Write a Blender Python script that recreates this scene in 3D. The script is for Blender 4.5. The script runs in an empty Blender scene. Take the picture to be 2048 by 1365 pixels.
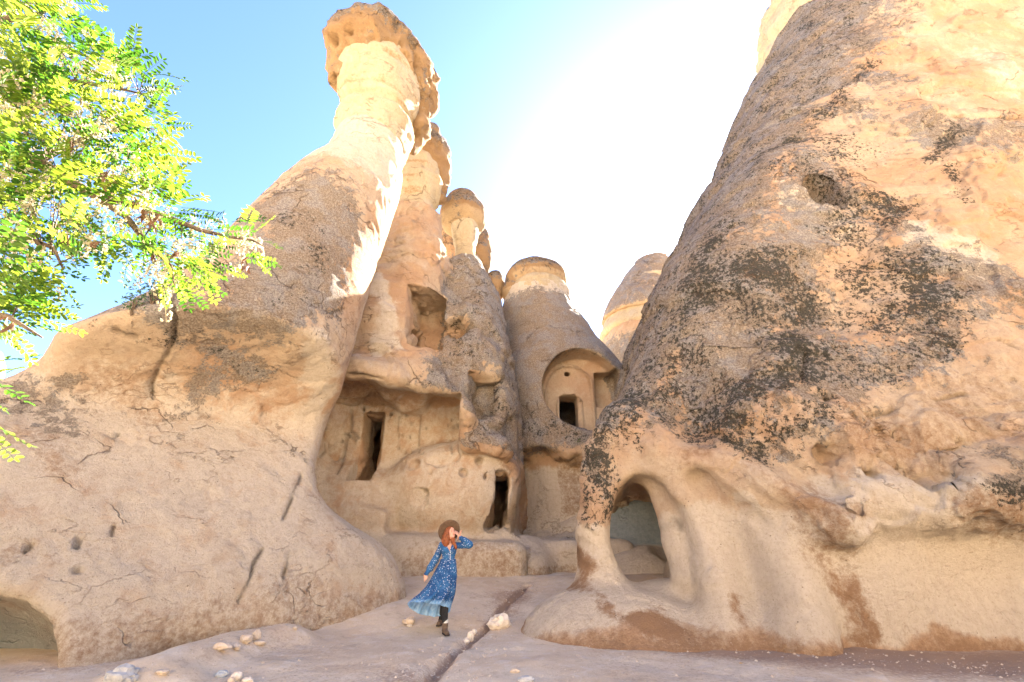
import bpy, bmesh, math, random
import numpy as np
from mathutils import Vector, Matrix
random.seed(7)
rng = np.random.default_rng(11)
R = math.radians
scene = bpy.context.scene
col = scene.collection

# ------------------------------------------------------------------ camera, world, sun
PITCH = R(23.4)
CP, SP = math.cos(PITCH), math.sin(PITCH)
CAMZ = 1.5
FPX = 910.0
cam_data = bpy.data.cameras.new("camera")
cam_data.lens = 36.0 * FPX / 2048.0
cam_data.sensor_width = 36.0
cam_data.clip_start = 0.05
cam_data.clip_end = 5000
cam = bpy.data.objects.new("camera", cam_data)
cam.location = (0, 0, CAMZ)
cam.rotation_euler = (R(90) + PITCH, 0, 0)
col.objects.link(cam)
scene.camera = cam

SUN_AZ, SUN_EL = R(28), R(35)          # azimuth measured from +Y towards +X
world = bpy.data.worlds.new("World")
scene.world = world
world.use_nodes = True
wn, wl = world.node_tree.nodes, world.node_tree.links
wn.clear()
sky = wn.new("ShaderNodeTexSky")
sky.sky_type = 'NISHITA'
sky.sun_disc = False
sky.sun_elevation = SUN_EL
sky.sun_rotation = SUN_AZ
sky.altitude = 1000
sky.air_density = 1.0
sky.dust_density = 1.3
sky.ozone_density = 1.0
bg = wn.new("ShaderNodeBackground")
bg.inputs['Strength'].default_value = 0.05
wo = wn.new("ShaderNodeOutputWorld")
tint = wn.new("ShaderNodeMix"); tint.data_type = 'RGBA'; tint.blend_type = 'MULTIPLY'
tint.inputs[0].default_value = 1.0
tint.inputs[7].default_value = (0.64, 0.76, 1.0, 1)
wl.new(sky.outputs[0], tint.inputs[6])
wl.new(tint.outputs[2], bg.inputs[0])
wl.new(bg.outputs[0], wo.inputs[0])

sun_data = bpy.data.lights.new("sun", 'SUN')
sun_data.energy = 5.0
sun_data.angle = R(0.5)
sun_data.color = (1.0, 0.93, 0.82)
sun = bpy.data.objects.new("sun", sun_data)
sdir = Vector((math.sin(SUN_AZ) * math.cos(SUN_EL), math.cos(SUN_AZ) * math.cos(SUN_EL), math.sin(SUN_EL)))
sun.rotation_euler = sdir.to_track_quat('Z', 'Y').to_euler()
sun.location = (30, 25, 40)
col.objects.link(sun)
scene.view_settings.view_transform = 'Standard'
scene.view_settings.look = 'None'
scene.view_settings.exposure = 3.62
scene.view_settings.gamma = 1.0
scene.view_settings.use_curve_mapping = False
scene.cycles.max_bounces = 8
scene.cycles.diffuse_bounces = 5
scene.cycles.transparent_max_bounces = 8

# ------------------------------------------------------------------ surveying helpers
def ray(px, py):
    dx = (px - 1024.0) / FPX
    du = -(py - 682.5) / FPX
    return np.array([dx, CP - du * SP, SP + du * CP])

def atY(px, py, Y):
    d = ray(px, py)
    return np.array([0, 0, CAMZ]) + d * (Y / d[1])

def atD(px, py, D):
    """point seen at (px,py) at horizontal distance D"""
    d = ray(px, py)
    return np.array([0, 0, CAMZ]) + d * (D / math.hypot(d[0], d[1]))

def tag(o, label=None, cat=None, group=None, kind=None):
    if label: o['label'] = label
    if cat: o['category'] = cat
    if group: o['group'] = group
    if kind: o['kind'] = kind
    return o

def empty(name, loc, label, cat, group=None):
    o = bpy.data.objects.new(name, None)
    o.empty_display_size = 0.3
    o.location = loc
    col.objects.link(o)
    return tag(o, label, cat, group)

def link_mesh(name, V, F, mat, parent=None, smooth=True, attrs=None):
    """V (n,3) in world coordinates, F list/array of faces"""
    V = np.asarray(V, dtype=np.float32)
    if parent is not None:
        V = V - np.array(parent.location, dtype=np.float32)
    me = bpy.data.meshes.new(name)
    F = F if isinstance(F, list) else np.asarray(F)
    if isinstance(F, np.ndarray):
        n = F.shape[1]
        me.vertices.add(len(V)); me.vertices.foreach_set('co', V.ravel())
        me.loops.add(F.size); me.loops.foreach_set('vertex_index', F.astype(np.int32).ravel())
        me.polygons.add(len(F))
        me.polygons.foreach_set('loop_start', np.arange(0, F.size, n, dtype=np.int32))
        me.polygons.foreach_set('loop_total', np.full(len(F), n, dtype=np.int32))
        me.update(calc_edges=True)
    else:
        me.from_pydata(V.tolist(), [], F)
        me.update()
    me.polygons.foreach_set('use_smooth', np.full(len(me.polygons), smooth, dtype=bool))
    if attrs:
        for k, a in attrs.items():
            at = me.attributes.new(k, 'FLOAT', 'POINT')
            at.data.foreach_set('value', np.asarray(a, dtype=np.float32))
    if mat is not None:
        me.materials.append(mat)
    o = bpy.data.objects.new(name, me)
    col.objects.link(o)
    if parent is not None:
        o.parent = parent
    return o

# ------------------------------------------------------------------ vector noise
_T = rng.random((64, 64, 64)).astype(np.float32) * 2 - 1
_Tf = _T.ravel()
def vnoise(P):
    I = np.floor(P)
    f = (P - I).astype(np.float32)
    f = f * f * f * (f * (f * 6 - 15) + 10)
    I = I.astype(np.int64) & 63
    J = (I + 1) & 63
    x0, y0, z0 = I[:, 0] * 4096, I[:, 1] * 64, I[:, 2]
    x1, y1, z1 = J[:, 0] * 4096, J[:, 1] * 64, J[:, 2]
    fx, fy, fz = f[:, 0], f[:, 1], f[:, 2]
    def L(a, b, t): return a + (b - a) * t
    c00 = L(_Tf[x0 + y0 + z0], _Tf[x1 + y0 + z0], fx)
    c10 = L(_Tf[x0 + y1 + z0], _Tf[x1 + y1 + z0], fx)
    c01 = L(_Tf[x0 + y0 + z1], _Tf[x1 + y0 + z1], fx)
    c11 = L(_Tf[x0 + y1 + z1], _Tf[x1 + y1 + z1], fx)
    return L(L(c00, c10, fy), L(c01, c11, fy), fz)

_ROT = np.array([[0.36, 0.48, -0.8], [-0.8, 0.60, 0.0], [0.48, 0.64, 0.60]], dtype=np.float32)
def fbm(P, scale, octv=3, seed=0.0, ridged=False, stretch=None):
    Q = (P / np.float32(scale)).astype(np.float32)
    if stretch is not None:
        Q = Q * np.array(stretch, dtype=np.float32)
    Q = Q + np.float32(seed * 7.13)
    a, s, tot = 1.0, 0.0, 0.0
    for k in range(octv):
        n = vnoise(Q)
        if ridged: n = 1 - 2 * np.abs(n)
        s = s + a * n
        tot += a
        a *= 0.5
        Q = (Q @ _ROT.T) * np.float32(2.03) + 3.1
    return s / tot

def sstep(a, b, x):
    t = np.clip((x - a) / (b - a), 0, 1)
    return t * t * (3 - 2 * t)

# ------------------------------------------------------------------ implicit shapes
def smin(a, b, k):
    h = np.clip(0.5 + 0.5 * (b - a) / k, 0, 1)
    return b + (a - b) * h - k * h * (1 - h)
def smax(a, b, k): return -smin(-a, -b, k)

def ell(P, c, r, yaw=0.0, pitch=0.0, roll=0.0):
    Q = P - np.array(c, dtype=np.float32)
    if yaw or pitch or roll:
        M = np.array(Matrix.Rotation(yaw, 3, 'Z') @ Matrix.Rotation(pitch, 3, 'X') @ Matrix.Rotation(roll, 3, 'Y'), dtype=np.float32)
        Q = Q @ M
    r = np.array(r, dtype=np.float32)
    k0 = np.sqrt(np.sum((Q / r) ** 2, axis=1)) + 1e-6
    k1 = np.sqrt(np.sum((Q / (r * r)) ** 2, axis=1)) + 1e-6
    return k0 * (k0 - 1) / k1

def box(P, c, h, yaw=0.0, pitch=0.0, roll=0.0, r=0.05):
    Q = P - np.array(c, dtype=np.float32)
    if yaw or pitch or roll:
        M = np.array(Matrix.Rotation(yaw, 3, 'Z') @ Matrix.Rotation(pitch, 3, 'X') @ Matrix.Rotation(roll, 3, 'Y'), dtype=np.float32)
        Q = Q @ M
    q = np.abs(Q) - (np.array(h, dtype=np.float32) - r)
    return np.sqrt(np.sum(np.maximum(q, 0) ** 2, axis=1)) + np.minimum(q.max(axis=1), 0) - r

def caps(P, a, b, ra, rb):
    a = np.array(a, dtype=np.float32); b = np.array(b, dtype=np.float32)
    ab = b - a
    t = np.clip(((P - a) @ ab) / np.dot(ab, ab), 0, 1)
    return np.sqrt(np.sum((P - a - t[:, None] * ab) ** 2, axis=1)) - (ra + (rb - ra) * t)

def loft(P, S, n=2.0):
    """S rows: z, cx, cy, rx, ry"""
    S = np.array(sorted(S), dtype=np.float64)
    z = P[:, 2]
    cx = np.interp(z, S[:, 0], S[:, 1]); cy = np.interp(z, S[:, 0], S[:, 2])
    rx = np.interp(z, S[:, 0], S[:, 3]); ry = np.interp(z, S[:, 0], S[:, 4])
    u = np.abs(P[:, 0] - cx) / rx; v = np.abs(P[:, 1] - cy) / ry
    d = ((u ** n + v ** n) ** (1 / n) - 1) * np.minimum(rx, ry)
    d = d * 0.85
    return np.maximum(d, np.maximum(S[0, 0] - z, z - S[-1, 0]))

def slices(L, sq=1.0):
    """L rows: py, pxLeft, pxRight, D -> loft rows with circles tangent to the two sight lines"""
    out = []
    for py, a, b, D in L:
        da, db = ray(a, py), ray(b, py)
        aa, ab = math.atan2(da[0], da[1]), math.atan2(db[0], db[1])
        half, mid = (ab - aa) / 2, (ab + aa) / 2
        r = D * math.sin(half)
        T = D * math.cos(half)
        e = db[2] / math.hypot(db[0], db[1])
        out.append((CAMZ + T * e, D * math.sin(mid), D * math.cos(mid), r, r * sq))
    return out

def fillz(S, zlo):
    S = sorted(S)
    a = S[0]
    return [(zlo, a[1], a[2], a[3], a[4])] + S

def march(f, px, py, tmin=2.0):
    d = ray(px, py); d = d / np.linalg.norm(d)
    t = tmin
    for i in range(200):
        P = (np.array([0, 0, CAMZ]) + d * t)[None].astype(np.float32)
        v = float(f(P)[0])
        if v < 0.01: break
        t += max(0.01, v * 0.6)
        if t > 80: return None
    return np.array([0, 0, CAMZ]) + d * t

# ------------------------------------------------------------------ surface nets on a sparse grid
def polygonise(f, lo, hi, h):
    H = 4 * h
    lo = np.array(lo, dtype=np.float64); hi = np.array(hi, dtype=np.float64)
    nc = np.ceil((hi - lo) / H).astype(int) + 1
    ax = [lo[k] + H * np.arange(nc[k]) for k in range(3)]
    G = np.stack(np.meshgrid(*ax, indexing='ij'), -1).reshape(-1, 3).astype(np.float32)
    C = f(G).reshape(nc).astype(np.float32)
    m = np.abs(C)
    near = np.minimum.reduce([m[i:nc[0] - 1 + i, j:nc[1] - 1 + j, k:nc[2] - 1 + k] for i in (0, 1) for j in (0, 1) for k in (0, 1)]) < H * 1.6
    ng = near.copy()
    for a_ in range(3):
        s1 = np.roll(near, 1, a_); s2 = np.roll(near, -1, a_)
        ng |= s1 | s2
    near = ng
    ncell = np.array(near.shape)
    nf = ncell * 4
    D = np.repeat(np.repeat(np.repeat(C[:-1, :-1, :-1], 4, 0), 4, 1), 4, 2)
    mask = np.repeat(np.repeat(np.repeat(near, 4, 0), 4, 1), 4, 2)
    I = np.argwhere(mask)
    P = (lo + I * h).astype(np.float32)
    vals = np.empty(len(P), dtype=np.float32)
    for s in range(0, len(P), 400000):
        vals[s:s + 400000] = f(P[s:s + 400000])
    D[I[:, 0], I[:, 1], I[:, 2]] = vals
    # close at the bounds
    for a_ in range(3):
        sl = [slice(None)] * 3
        sl[a_] = 0; D[tuple(sl)] = np.maximum(D[tuple(sl)], 0.01)
        sl[a_] = -1; D[tuple(sl)] = np.maximum(D[tuple(sl)], 0.01)
    ins = D < 0
    n = np.array(D.shape)
    cnt = np.zeros(n - 1, dtype=np.int8)
    for i in (0, 1):
        for j in (0, 1):
            for k in (0, 1):
                cnt += ins[i:n[0] - 1 + i, j:n[1] - 1 + j, k:n[2] - 1 + k]
    act = (cnt > 0) & (cnt < 8)
    A = np.argwhere(act)
    idx = -np.ones(n - 1, dtype=np.int32)
    idx[A[:, 0], A[:, 1], A[:, 2]] = np.arange(len(A))
    corner = [(i, j, k) for i in (0, 1) for j in (0, 1) for k in (0, 1)]
    cv = np.stack([D[A[:, 0] + i, A[:, 1] + j, A[:, 2] + k] for i, j, k in corner], 1)
    acc = np.zeros((len(A), 3)); num = np.zeros(len(A))
    for a_ in range(8):
        for b_ in range(a_ + 1, 8):
            ca, cb = np.array(corner[a_]), np.array(corner[b_])
            if np.abs(ca - cb).sum() != 1: continue
            da, db = cv[:, a_], cv[:, b_]
            s = (da < 0) != (db < 0)
            t = np.where(s, da / np.where(s, da - db, 1), 0)
            p = ca + t[:, None] * (cb - ca)
            acc += p * s[:, None]; num += s
    V = lo + (A + acc / num[:, None]) * h
    quads = []
    for a_ in range(3):
        b_, c_ = (a_ + 1) % 3, (a_ + 2) % 3
        sl0 = [slice(None)] * 3; sl1 = [slice(None)] * 3
        sl0[a_] = slice(0, n[a_] - 1); sl1[a_] = slice(1, n[a_])
        chg = ins[tuple(sl0)] != ins[tuple(sl1)]
        E = np.argwhere(chg)
        E = E[(E[:, b_] > 0) & (E[:, c_] > 0) & (E[:, b_] < n[b_] - 1) & (E[:, c_] < n[c_] - 1)]
        fl = ins[E[:, 0], E[:, 1], E[:, 2]]
        def off(db, dc):
            Q = E.copy(); Q[:, b_] += db; Q[:, c_] += dc
            return idx[Q[:, 0], Q[:, 1], Q[:, 2]]
        q = np.stack([off(-1, -1), off(0, -1), off(0, 0), off(-1, 0)], 1)
        q[~fl] = q[~fl][:, ::-1]
        quads.append(q)
    F = np.concatenate(quads)
    F = F[(F >= 0).all(1)]
    return V.astype(np.float32), F

def project(f, V, it=2, eps=0.02):
    for _ in range(it):
        out = np.empty_like(V)
        for s in range(0, len(V), 300000):
            P = V[s:s + 300000]
            d = f(P)
            g = np.stack([f(P + np.array(e, dtype=np.float32) * eps) - d for e in ((1, 0, 0), (0, 1, 0), (0, 0, 1))], 1) / eps
            gg = np.maximum(np.sum(g * g, 1), 0.15)
            st = np.clip(d / gg, -0.08, 0.08)
            out[s:s + 300000] = P - g * st[:, None]
        V = out
    return V

def subdivide(V, F):
    a = F; b = np.roll(F, -1, axis=1)
    e = np.sort(np.stack([a, b], -1).reshape(-1, 2), axis=1).astype(np.int64)
    key = e[:, 0] * (len(V) + 1) + e[:, 1]
    u, inv = np.unique(key, return_inverse=True)
    e0, e1 = u // (len(V) + 1), u % (len(V) + 1)
    nV, nE = len(V), len(u)
    Vn = np.concatenate([V, (V[e0] + V[e1]) / 2, V[F].mean(1)]).astype(np.float32)
    ie = inv.reshape(F.shape) + nV
    ic = np.arange(len(F)) + nV + nE
    out = np.stack([np.stack([F[:, k], ie[:, k], ic, ie[:, (k - 1) % 4]], 1) for k in range(4)], 1).reshape(-1, 4)
    return Vn, out

def vnormals(V, F):
    n = np.cross(V[F[:, 2]] - V[F[:, 0]], V[F[:, 3]] - V[F[:, 1]])
    N = np.stack([np.bincount(F.ravel(), weights=np.repeat(n[:, k], 4), minlength=len(V)) for k in range(3)], 1)
    return (N / (np.linalg.norm(N, axis=1)[:, None] + 1e-9)).astype(np.float32)

def visible_faces(V, F, px_size):
    """faces turned roughly towards the view area and big in it"""
    c = V[F].mean(1) - np.array([0, 0, CAMZ], dtype=np.float32)
    n = np.cross(V[F[:, 2]] - V[F[:, 0]], V[F[:, 3]] - V[F[:, 1]])
    ar = np.linalg.norm(n, axis=1) + 1e-9
    size = np.sqrt(ar / 2)
    n = n / ar[:, None]
    dist = np.linalg.norm(c, axis=1)
    facing = -np.sum(n * c, 1) / dist
    fw = c[:, 1] * CP + c[:, 2] * SP
    up = -c[:, 1] * SP + c[:, 2] * CP
    x = c[:, 0] / np.maximum(fw, 0.1); y = up / np.maximum(fw, 0.1)
    infr = (fw > 0.3) & (np.abs(x) < 1.3) & (np.abs(y) < 0.95)
    return infr & (facing > -0.25) & (size * 455 / dist > px_size)

def rock_mesh(f, lo, hi, h, levels=1, px_size=2.6):
    V, F = polygonise(f, lo, hi, h)
    V = project(f, V, 1)
    parts = []
    for l in range(levels):
        m = visible_faces(V, F, px_size)
        rest, act = F[~m], F[m]
        if len(rest):
            u, inv = np.unique(rest, return_inverse=True)
            parts.append((V[u], inv.reshape(-1, 4)))
        u, inv = np.unique(act, return_inverse=True)
        V, F = V[u], inv.reshape(-1, 4)
        V, F = subdivide(V, F)
        V = project(f, V, 2 if l == 0 else 1)
    parts.append((V, F))
    # normals from the field so that seams between levels agree
    off = 0; Vs, Fs = [], []
    for v, q in parts:
        Vs.append(v); Fs.append(q + off); off += len(v)
    V = np.concatenate(Vs); F = np.concatenate(Fs)
    return V, F

def fgrad(f, V, eps=0.03):
    N = np.empty_like(V)
    for s in range(0, len(V), 300000):
        P = V[s:s + 300000]; d = f(P)
        g = np.stack([f(P + np.array(e, dtype=np.float32) * eps) - d for e in ((1, 0, 0), (0, 1, 0), (0, 0, 1))], 1)
        N[s:s + 300000] = g / (np.linalg.norm(g, axis=1)[:, None] + 1e-9)
    return N

# strokes: marks and cracks that lie on a rock, given where they stand
def seg_dist(P, pts, warp=0.0, seed=0):
    d = np.full(len(P), 1e9, dtype=np.float32)
    Q = P
    if warp:
        Q = P + warp * np.stack([fbm(P, 1.1, 4, seed + k) for k in (1, 5, 9)], 1) * 2.2
    if len(pts) == 1:
        return np.linalg.norm(Q - pts[0].astype(np.float32), axis=1)
    for a, b in zip(pts[:-1], pts[1:]):
        a = a.astype(np.float32); b = b.astype(np.float32); ab = b - a
        t = np.clip(((Q - a) @ ab) / max(1e-6, float(ab @ ab)), 0, 1)
        d = np.minimum(d, np.linalg.norm(Q - a - t[:, None] * ab, axis=1))
    return d

def resample(pts, step=14):
    out = [pts[0]]
    for a, b in zip(pts[:-1], pts[1:]):
        n = max(1, int(math.hypot(b[0] - a[0], b[1] - a[1]) / step))
        out += [(a[0] + (b[0] - a[0]) * k / n, a[1] + (b[1] - a[1]) * k / n) for k in range(1, n + 1)]
    return out

def march_many(f, pts, tmin=2.0):
    D = np.array([ray(*p) for p in pts]); D /= np.linalg.norm(D, axis=1)[:, None]
    t = np.full(len(D), tmin)
    o = np.array([0, 0, CAMZ])
    for i in range(90):
        v = f((o + D * t[:, None]).astype(np.float32))
        t = t + np.where((v < 0.01) | (t > 80), 0, np.maximum(0.01, v * 0.65))
        if np.all((v < 0.012) | (t > 80)): break
    P = o + D * t[:, None]
    return [P[k] for k in range(len(P)) if t[k] < 79 and v[k] < 0.2]

def strokes(f, V, L, warp=0.25, seed=0):
    """L: (strength, radius_px, [(px,py)...]) -> mask 0..1"""
    m = np.zeros(len(V), dtype=np.float32)
    if warp is not None and not np.isscalar(warp): V = V + warp
    for s, r, pts in L:
        P3 = march_many(f, resample(pts, 30))
        if not P3: continue
        c = np.mean(P3, 0)
        rw = r * np.linalg.norm(c - np.array([0, 0, CAMZ])) / FPX
        d = seg_dist(V, P3, 0, seed)
        m = np.maximum(m, s * (1 - sstep(rw * 0.1, rw * 1.7, d)))
    return m

# ------------------------------------------------------------------ materials
def new_mat(name):
    m = bpy.data.materials.new(name)
    m.use_nodes = True
    nt = m.node_tree
    nt.nodes.clear()
    out = nt.nodes.new('ShaderNodeOutputMaterial')
    b = nt.nodes.new('ShaderNodeBsdfPrincipled')
    nt.links.new(b.outputs[0], out.inputs[0])
    return m, nt, b, out

class NB:
    def __init__(s, nt): s.nt = nt; s.n = nt.nodes; s.l = nt.links
    def _in(s, sock, v):
        if v is None: return
        if hasattr(v, 'is_linked') or isinstance(v, bpy.types.NodeSocket): s.l.new(v, sock)
        elif isinstance(v, (tuple, list)): sock.default_value = (*v, 1.0) if len(v) == 3 and sock.type == 'RGBA' else v
        else: sock.default_value = v
    def coord(s):
        g = s.n.new('ShaderNodeNewGeometry'); return g.outputs['Position']
    def mapping(s, v, scale):
        m = s.n.new('ShaderNodeMapping'); s.l.new(v, m.inputs[0]); m.inputs['Scale'].default_value = scale; return m.outputs[0]
    def noise(s, v, scale, detail=4, rough=0.55, dist=0.0):
        m = s.n.new('ShaderNodeTexNoise'); s.l.new(v, m.inputs['Vector'])
        m.inputs['Scale'].default_value = scale; m.inputs['Detail'].default_value = detail
        m.inputs['Roughness'].default_value = rough; m.inputs['Distortion'].default_value = dist
        return m.outputs[0]
    def voro(s, v, scale, feature='F1', rand=1.0):
        m = s.n.new('ShaderNodeTexVoronoi'); s.l.new(v, m.inputs['Vector']); m.feature = feature
        m.inputs['Scale'].default_value = scale; m.inputs['Randomness'].default_value = rand
        return m
    def ramp(s, v, a, b, lo=0.0, hi=1.0):
        m = s.n.new('ShaderNodeMapRange'); m.interpolation_type = 'SMOOTHSTEP'
        s._in(m.inputs[0], v); s._in(m.inputs[1], a); s._in(m.inputs[2], b)
        m.inputs[3].default_value = lo; m.inputs[4].default_value = hi
        return m.outputs[0]
    def math(s, op, a, b=None, c=None, clamp=False):
        m = s.n.new('ShaderNodeMath'); m.operation = op; m.use_clamp = clamp
        s._in(m.inputs[0], a); s._in(m.inputs[1], b); s._in(m.inputs[2], c)
        return m.outputs[0]
    def mix(s, f, a, b, mode='MIX'):
        m = s.n.new('ShaderNodeMix'); m.data_type = 'RGBA'; m.blend_type = mode
        s._in(m.inputs[0], f)
        s._in(m.inputs[6], a); s._in(m.inputs[7], b)
        return m.outputs[2]
    def attr(s, name):
        m = s.n.new('ShaderNodeAttribute'); m.attribute_name = name; return m.outputs['Fac']
    def bump(s, h, dist, strength=1.0, normal=None):
        m = s.n.new('ShaderNodeBump'); m.inputs['Distance'].default_value = dist; m.inputs['Strength'].default_value = strength
        s.l.new(h, m.inputs['Height'])
        if normal is not None: s.l.new(normal, m.inputs['Normal'])
        return m.outputs[0]

def rock_material(name, cA, cB, cPale, cStain, bump=1.0, streak=(1, 1, 1)):
    m, nt, b, out = new_mat(name)
    g = NB(nt)
    co = g.coord()
    n1 = g.noise(co, 0.45, 5, 0.6)
    n2 = g.noise(co, 2.3, 6, 0.65, 0.4)
    n3 = g.noise(co, 9.0, 8, 0.78)
    n4 = g.noise(co, 42.0, 5, 0.8)
    c = g.mix(g.ramp(n1, 0.38, 0.62), cA, cB)
    # soft pale blotches
    c = g.mix(g.ramp(n2, 0.5, 0.75, 0, 0.45), c, cPale)
    pale = g.math('ADD', g.attr('pale'), g.math('MULTIPLY', g.math('SUBTRACT', n2, 0.5), 0.9))
    c = g.mix(g.ramp(pale, 0.3, 0.62), c, cPale)
    # rusty stains
    st = g.math('ADD', g.attr('stain'), g.math('MULTIPLY', g.math('SUBTRACT', n3, 0.5), 1.4))
    st2 = g.math('MULTIPLY', g.ramp(st, 0.3, 0.9), g.ramp(g.attr('stain'), 0.02, 0.2))
    c = g.mix(st2, c, cStain)
    # streaking run-off brown, weak everywhere
    ns = g.noise(g.mapping(co, (3.0, 3.0, 0.5)), 1.6, 5, 0.6, 0.6)
    c = g.mix(g.ramp(ns, 0.55, 0.8, 0, 0.35), c, cStain)
    # value mottling
    c = g.mix(g.ramp(n3, 0.35, 0.7, 0, 0.28), c, (0.27, 0.17, 0.10))
    c = g.mix(g.ramp(n4, 0.55, 0.75, 0, 0.35), c, cPale)
    # pumice pebbles
    v = g.voro(co, 16.0)
    peb = g.ramp(v.outputs['Distance'], 0.10, 0.17, 1, 0)
    pick = g.ramp(g.noise(co, 5.0, 2), 0.5, 0.62)
    peb = g.math('MULTIPLY', peb, pick)
    c = g.mix(g.math('MULTIPLY', peb, 0.55), c, g.mix(g.ramp(v.outputs['Color'], 0.4, 0.6), (0.30, 0.2, 0.13), (0.62, 0.52, 0.4)))
    # grey lichen crust
    la = g.attr('lichen')
    ln = g.noise(co, 4.2, 8, 0.76, 0.2)
    lm = g.ramp(g.math('ADD', la, g.math('MULTIPLY', g.math('SUBTRACT', ln, 0.5), 3.6)), 0.46, 0.72)
    lm = g.math('MULTIPLY', lm, g.ramp(la, 0.02, 0.18))
    fl = g.noise(co, 30.0, 5, 0.7)
    lc = g.mix(g.ramp(fl, 0.4, 0.6), (0.14, 0.11, 0.08), (0.30, 0.25, 0.19))
    lc = g.mix(g.ramp(g.noise(co, 1.7, 3), 0.45, 0.6), lc, g.mix(g.ramp(fl, 0.4, 0.6), (0.15, 0.14, 0.125), (0.31, 0.29, 0.26)))
    c = g.mix(g.math('MULTIPLY', lm, 0.85), c, lc)
    # black lichen spots
    da = g.attr('dark')
    dn = g.noise(co, 12.0, 6, 0.8, 0.0)
    dl = g.noise(co, 1.9, 5, 0.6, 0.3)
    dsum = g.math('ADD', g.math('MULTIPLY', da, 0.68), g.math('ADD', g.math('MULTIPLY', g.math('SUBTRACT', dn, 0.5), 3.6), g.math('MULTIPLY', g.math('SUBTRACT', dl, 0.5), 1.3)))
    dm = g.ramp(dsum, 0.46, 0.60)
    dm = g.math('MULTIPLY', dm, g.ramp(da, 0.03, 0.3))
    c = g.mix(g.math('MULTIPLY', dm, 0.93), c, g.mix(g.ramp(n4, 0.4, 0.6), (0.022, 0.022, 0.02), (0.06, 0.06, 0.045)))
    # pale lichen flakes on the dark parts
    pf = g.ramp(g.noise(co, 11.0, 6, 0.7), 0.60, 0.66)
    c = g.mix(g.math('MULTIPLY', pf, g.math('MULTIPLY', g.ramp(la, 0.1, 0.5), 0.5)), c, (0.45, 0.44, 0.38))
    # fine grit and tiny pits
    gr = g.noise(co, 26.0, 6, 0.85)
    c = g.mix(g.ramp(gr, 0.52, 0.72, 0, 0.6), c, g.mix(0.5, cStain, (0.13, 0.08, 0.05)))
    pv = g.voro(g.mapping(co, (1, 1, 1.6)), 7.0)
    pit = g.math('MULTIPLY', g.ramp(pv.outputs['Distance'], 0.05, 0.11, 1, 0), g.ramp(g.noise(co, 3.0, 3), 0.52, 0.6))
    c = g.mix(g.math('MULTIPLY', pit, 0.8), c, (0.10, 0.055, 0.03))
    # hairline cracks and flaking crusts
    cno = nt.nodes.new('ShaderNodeTexNoise'); cno.inputs['Scale'].default_value = 1.3; cno.inputs['Detail'].default_value = 6; nt.links.new(co, cno.inputs['Vector'])
    vm = nt.nodes.new('ShaderNodeVectorMath'); vm.operation = 'MULTIPLY_ADD'; nt.links.new(cno.outputs['Color'], vm.inputs[0]); vm.inputs[1].default_value = (1.4, 1.4, 1.4); nt.links.new(co, vm.inputs[2])
    ve = g.voro(g.mapping(vm.outputs[0], (0.55, 0.55, 0.9)), 0.9, 'DISTANCE_TO_EDGE')
    crk = g.math('MULTIPLY', g.ramp(ve.outputs['Distance'], 0.0, 0.014, 1, 0), g.ramp(g.noise(co, 0.7, 2), 0.56, 0.62))
    rough_ = g.math('SUBTRACT', 1.0, g.attr('calm'))
    crk = g.math('MULTIPLY', crk, rough_)
    c = g.mix(g.math('MULTIPLY', crk, 0.6), c, (0.10, 0.06, 0.035))
    fk = g.noise(g.mapping(co, (0.8, 0.8, 1.5)), 1.1, 7, 0.58, 0.2)
    fmask = g.ramp(g.noise(co, 0.8, 2), 0.46, 0.6)
    flake = g.math('MULTIPLY', g.ramp(fk, 0.50, 0.514), fmask)
    flake = g.math('MULTIPLY', flake, rough_)
    c = g.mix(g.math('MULTIPLY', g.math('MULTIPLY', g.math('MULTIPLY', rough_, g.ramp(fk, 0.485, 0.50)), g.math('MULTIPLY', fmask, g.ramp(fk, 0.515, 0.50))), 0.38), c, (0.16, 0.09, 0.05))
    # near-black marks, then blue-grey wall colour
    c = g.mix(g.attr('near_black'), c, (0.03, 0.022, 0.016))
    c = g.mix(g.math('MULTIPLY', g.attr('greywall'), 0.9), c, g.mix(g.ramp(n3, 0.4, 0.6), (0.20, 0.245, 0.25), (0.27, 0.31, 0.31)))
    nt.links.new(c, b.inputs['Base Color'])
    b.inputs['Roughness'].default_value = 0.93
    b.inputs['Specular IOR Level'].default_value = 0.15
    hb = g.math('ADD', g.math('MULTIPLY', flake, 0.55), g.math('MULTIPLY', crk, -0.8))
    hb = g.math('ADD', g.math('ADD', hb, g.math('MULTIPLY', n3, 0.9)), g.math('MULTIPLY', n4, 0.28))
    hb_ = g.math('ADD', g.math('MULTIPLY', n3, 0.9), g.math('MULTIPLY', n4, 0.28))
    hb = g.math('ADD', hb, g.math('MULTIPLY', n2, 0.6))
    hb = g.math('ADD', hb, g.math('MULTIPLY', dm, 0.15))
    hb = g.math('ADD', hb, g.math('MULTIPLY', lm, 0.12))
    hb = g.math('ADD', hb, g.math('MULTIPLY', peb, 0.10))
    hb = g.math('ADD', hb, g.math('MULTIPLY', gr, 0.5))
    hb = g.math('SUBTRACT', hb, g.math('MULTIPLY', pit, 0.4))
    nrm = g.bump(hb, 0.075 * bump, 1.0)
    nt.links.new(nrm, b.inputs['Normal'])
    return m

M = {}
M['rock'] = rock_material('tuff_rock', (0.47, 0.30, 0.175), (0.52, 0.40, 0.27), (0.60, 0.515, 0.39), (0.29, 0.17, 0.09))
M['cream'] = rock_material('cream_tuff', (0.50, 0.40, 0.24), (0.54, 0.45, 0.30), (0.60, 0.52, 0.37), (0.36, 0.22, 0.09))
M['cap'] = rock_material('cap_basalt_tuff', (0.34, 0.21, 0.10), (0.43, 0.28, 0.14), (0.54, 0.39, 0.22), (0.25, 0.13, 0.055), bump=1.6)

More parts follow.
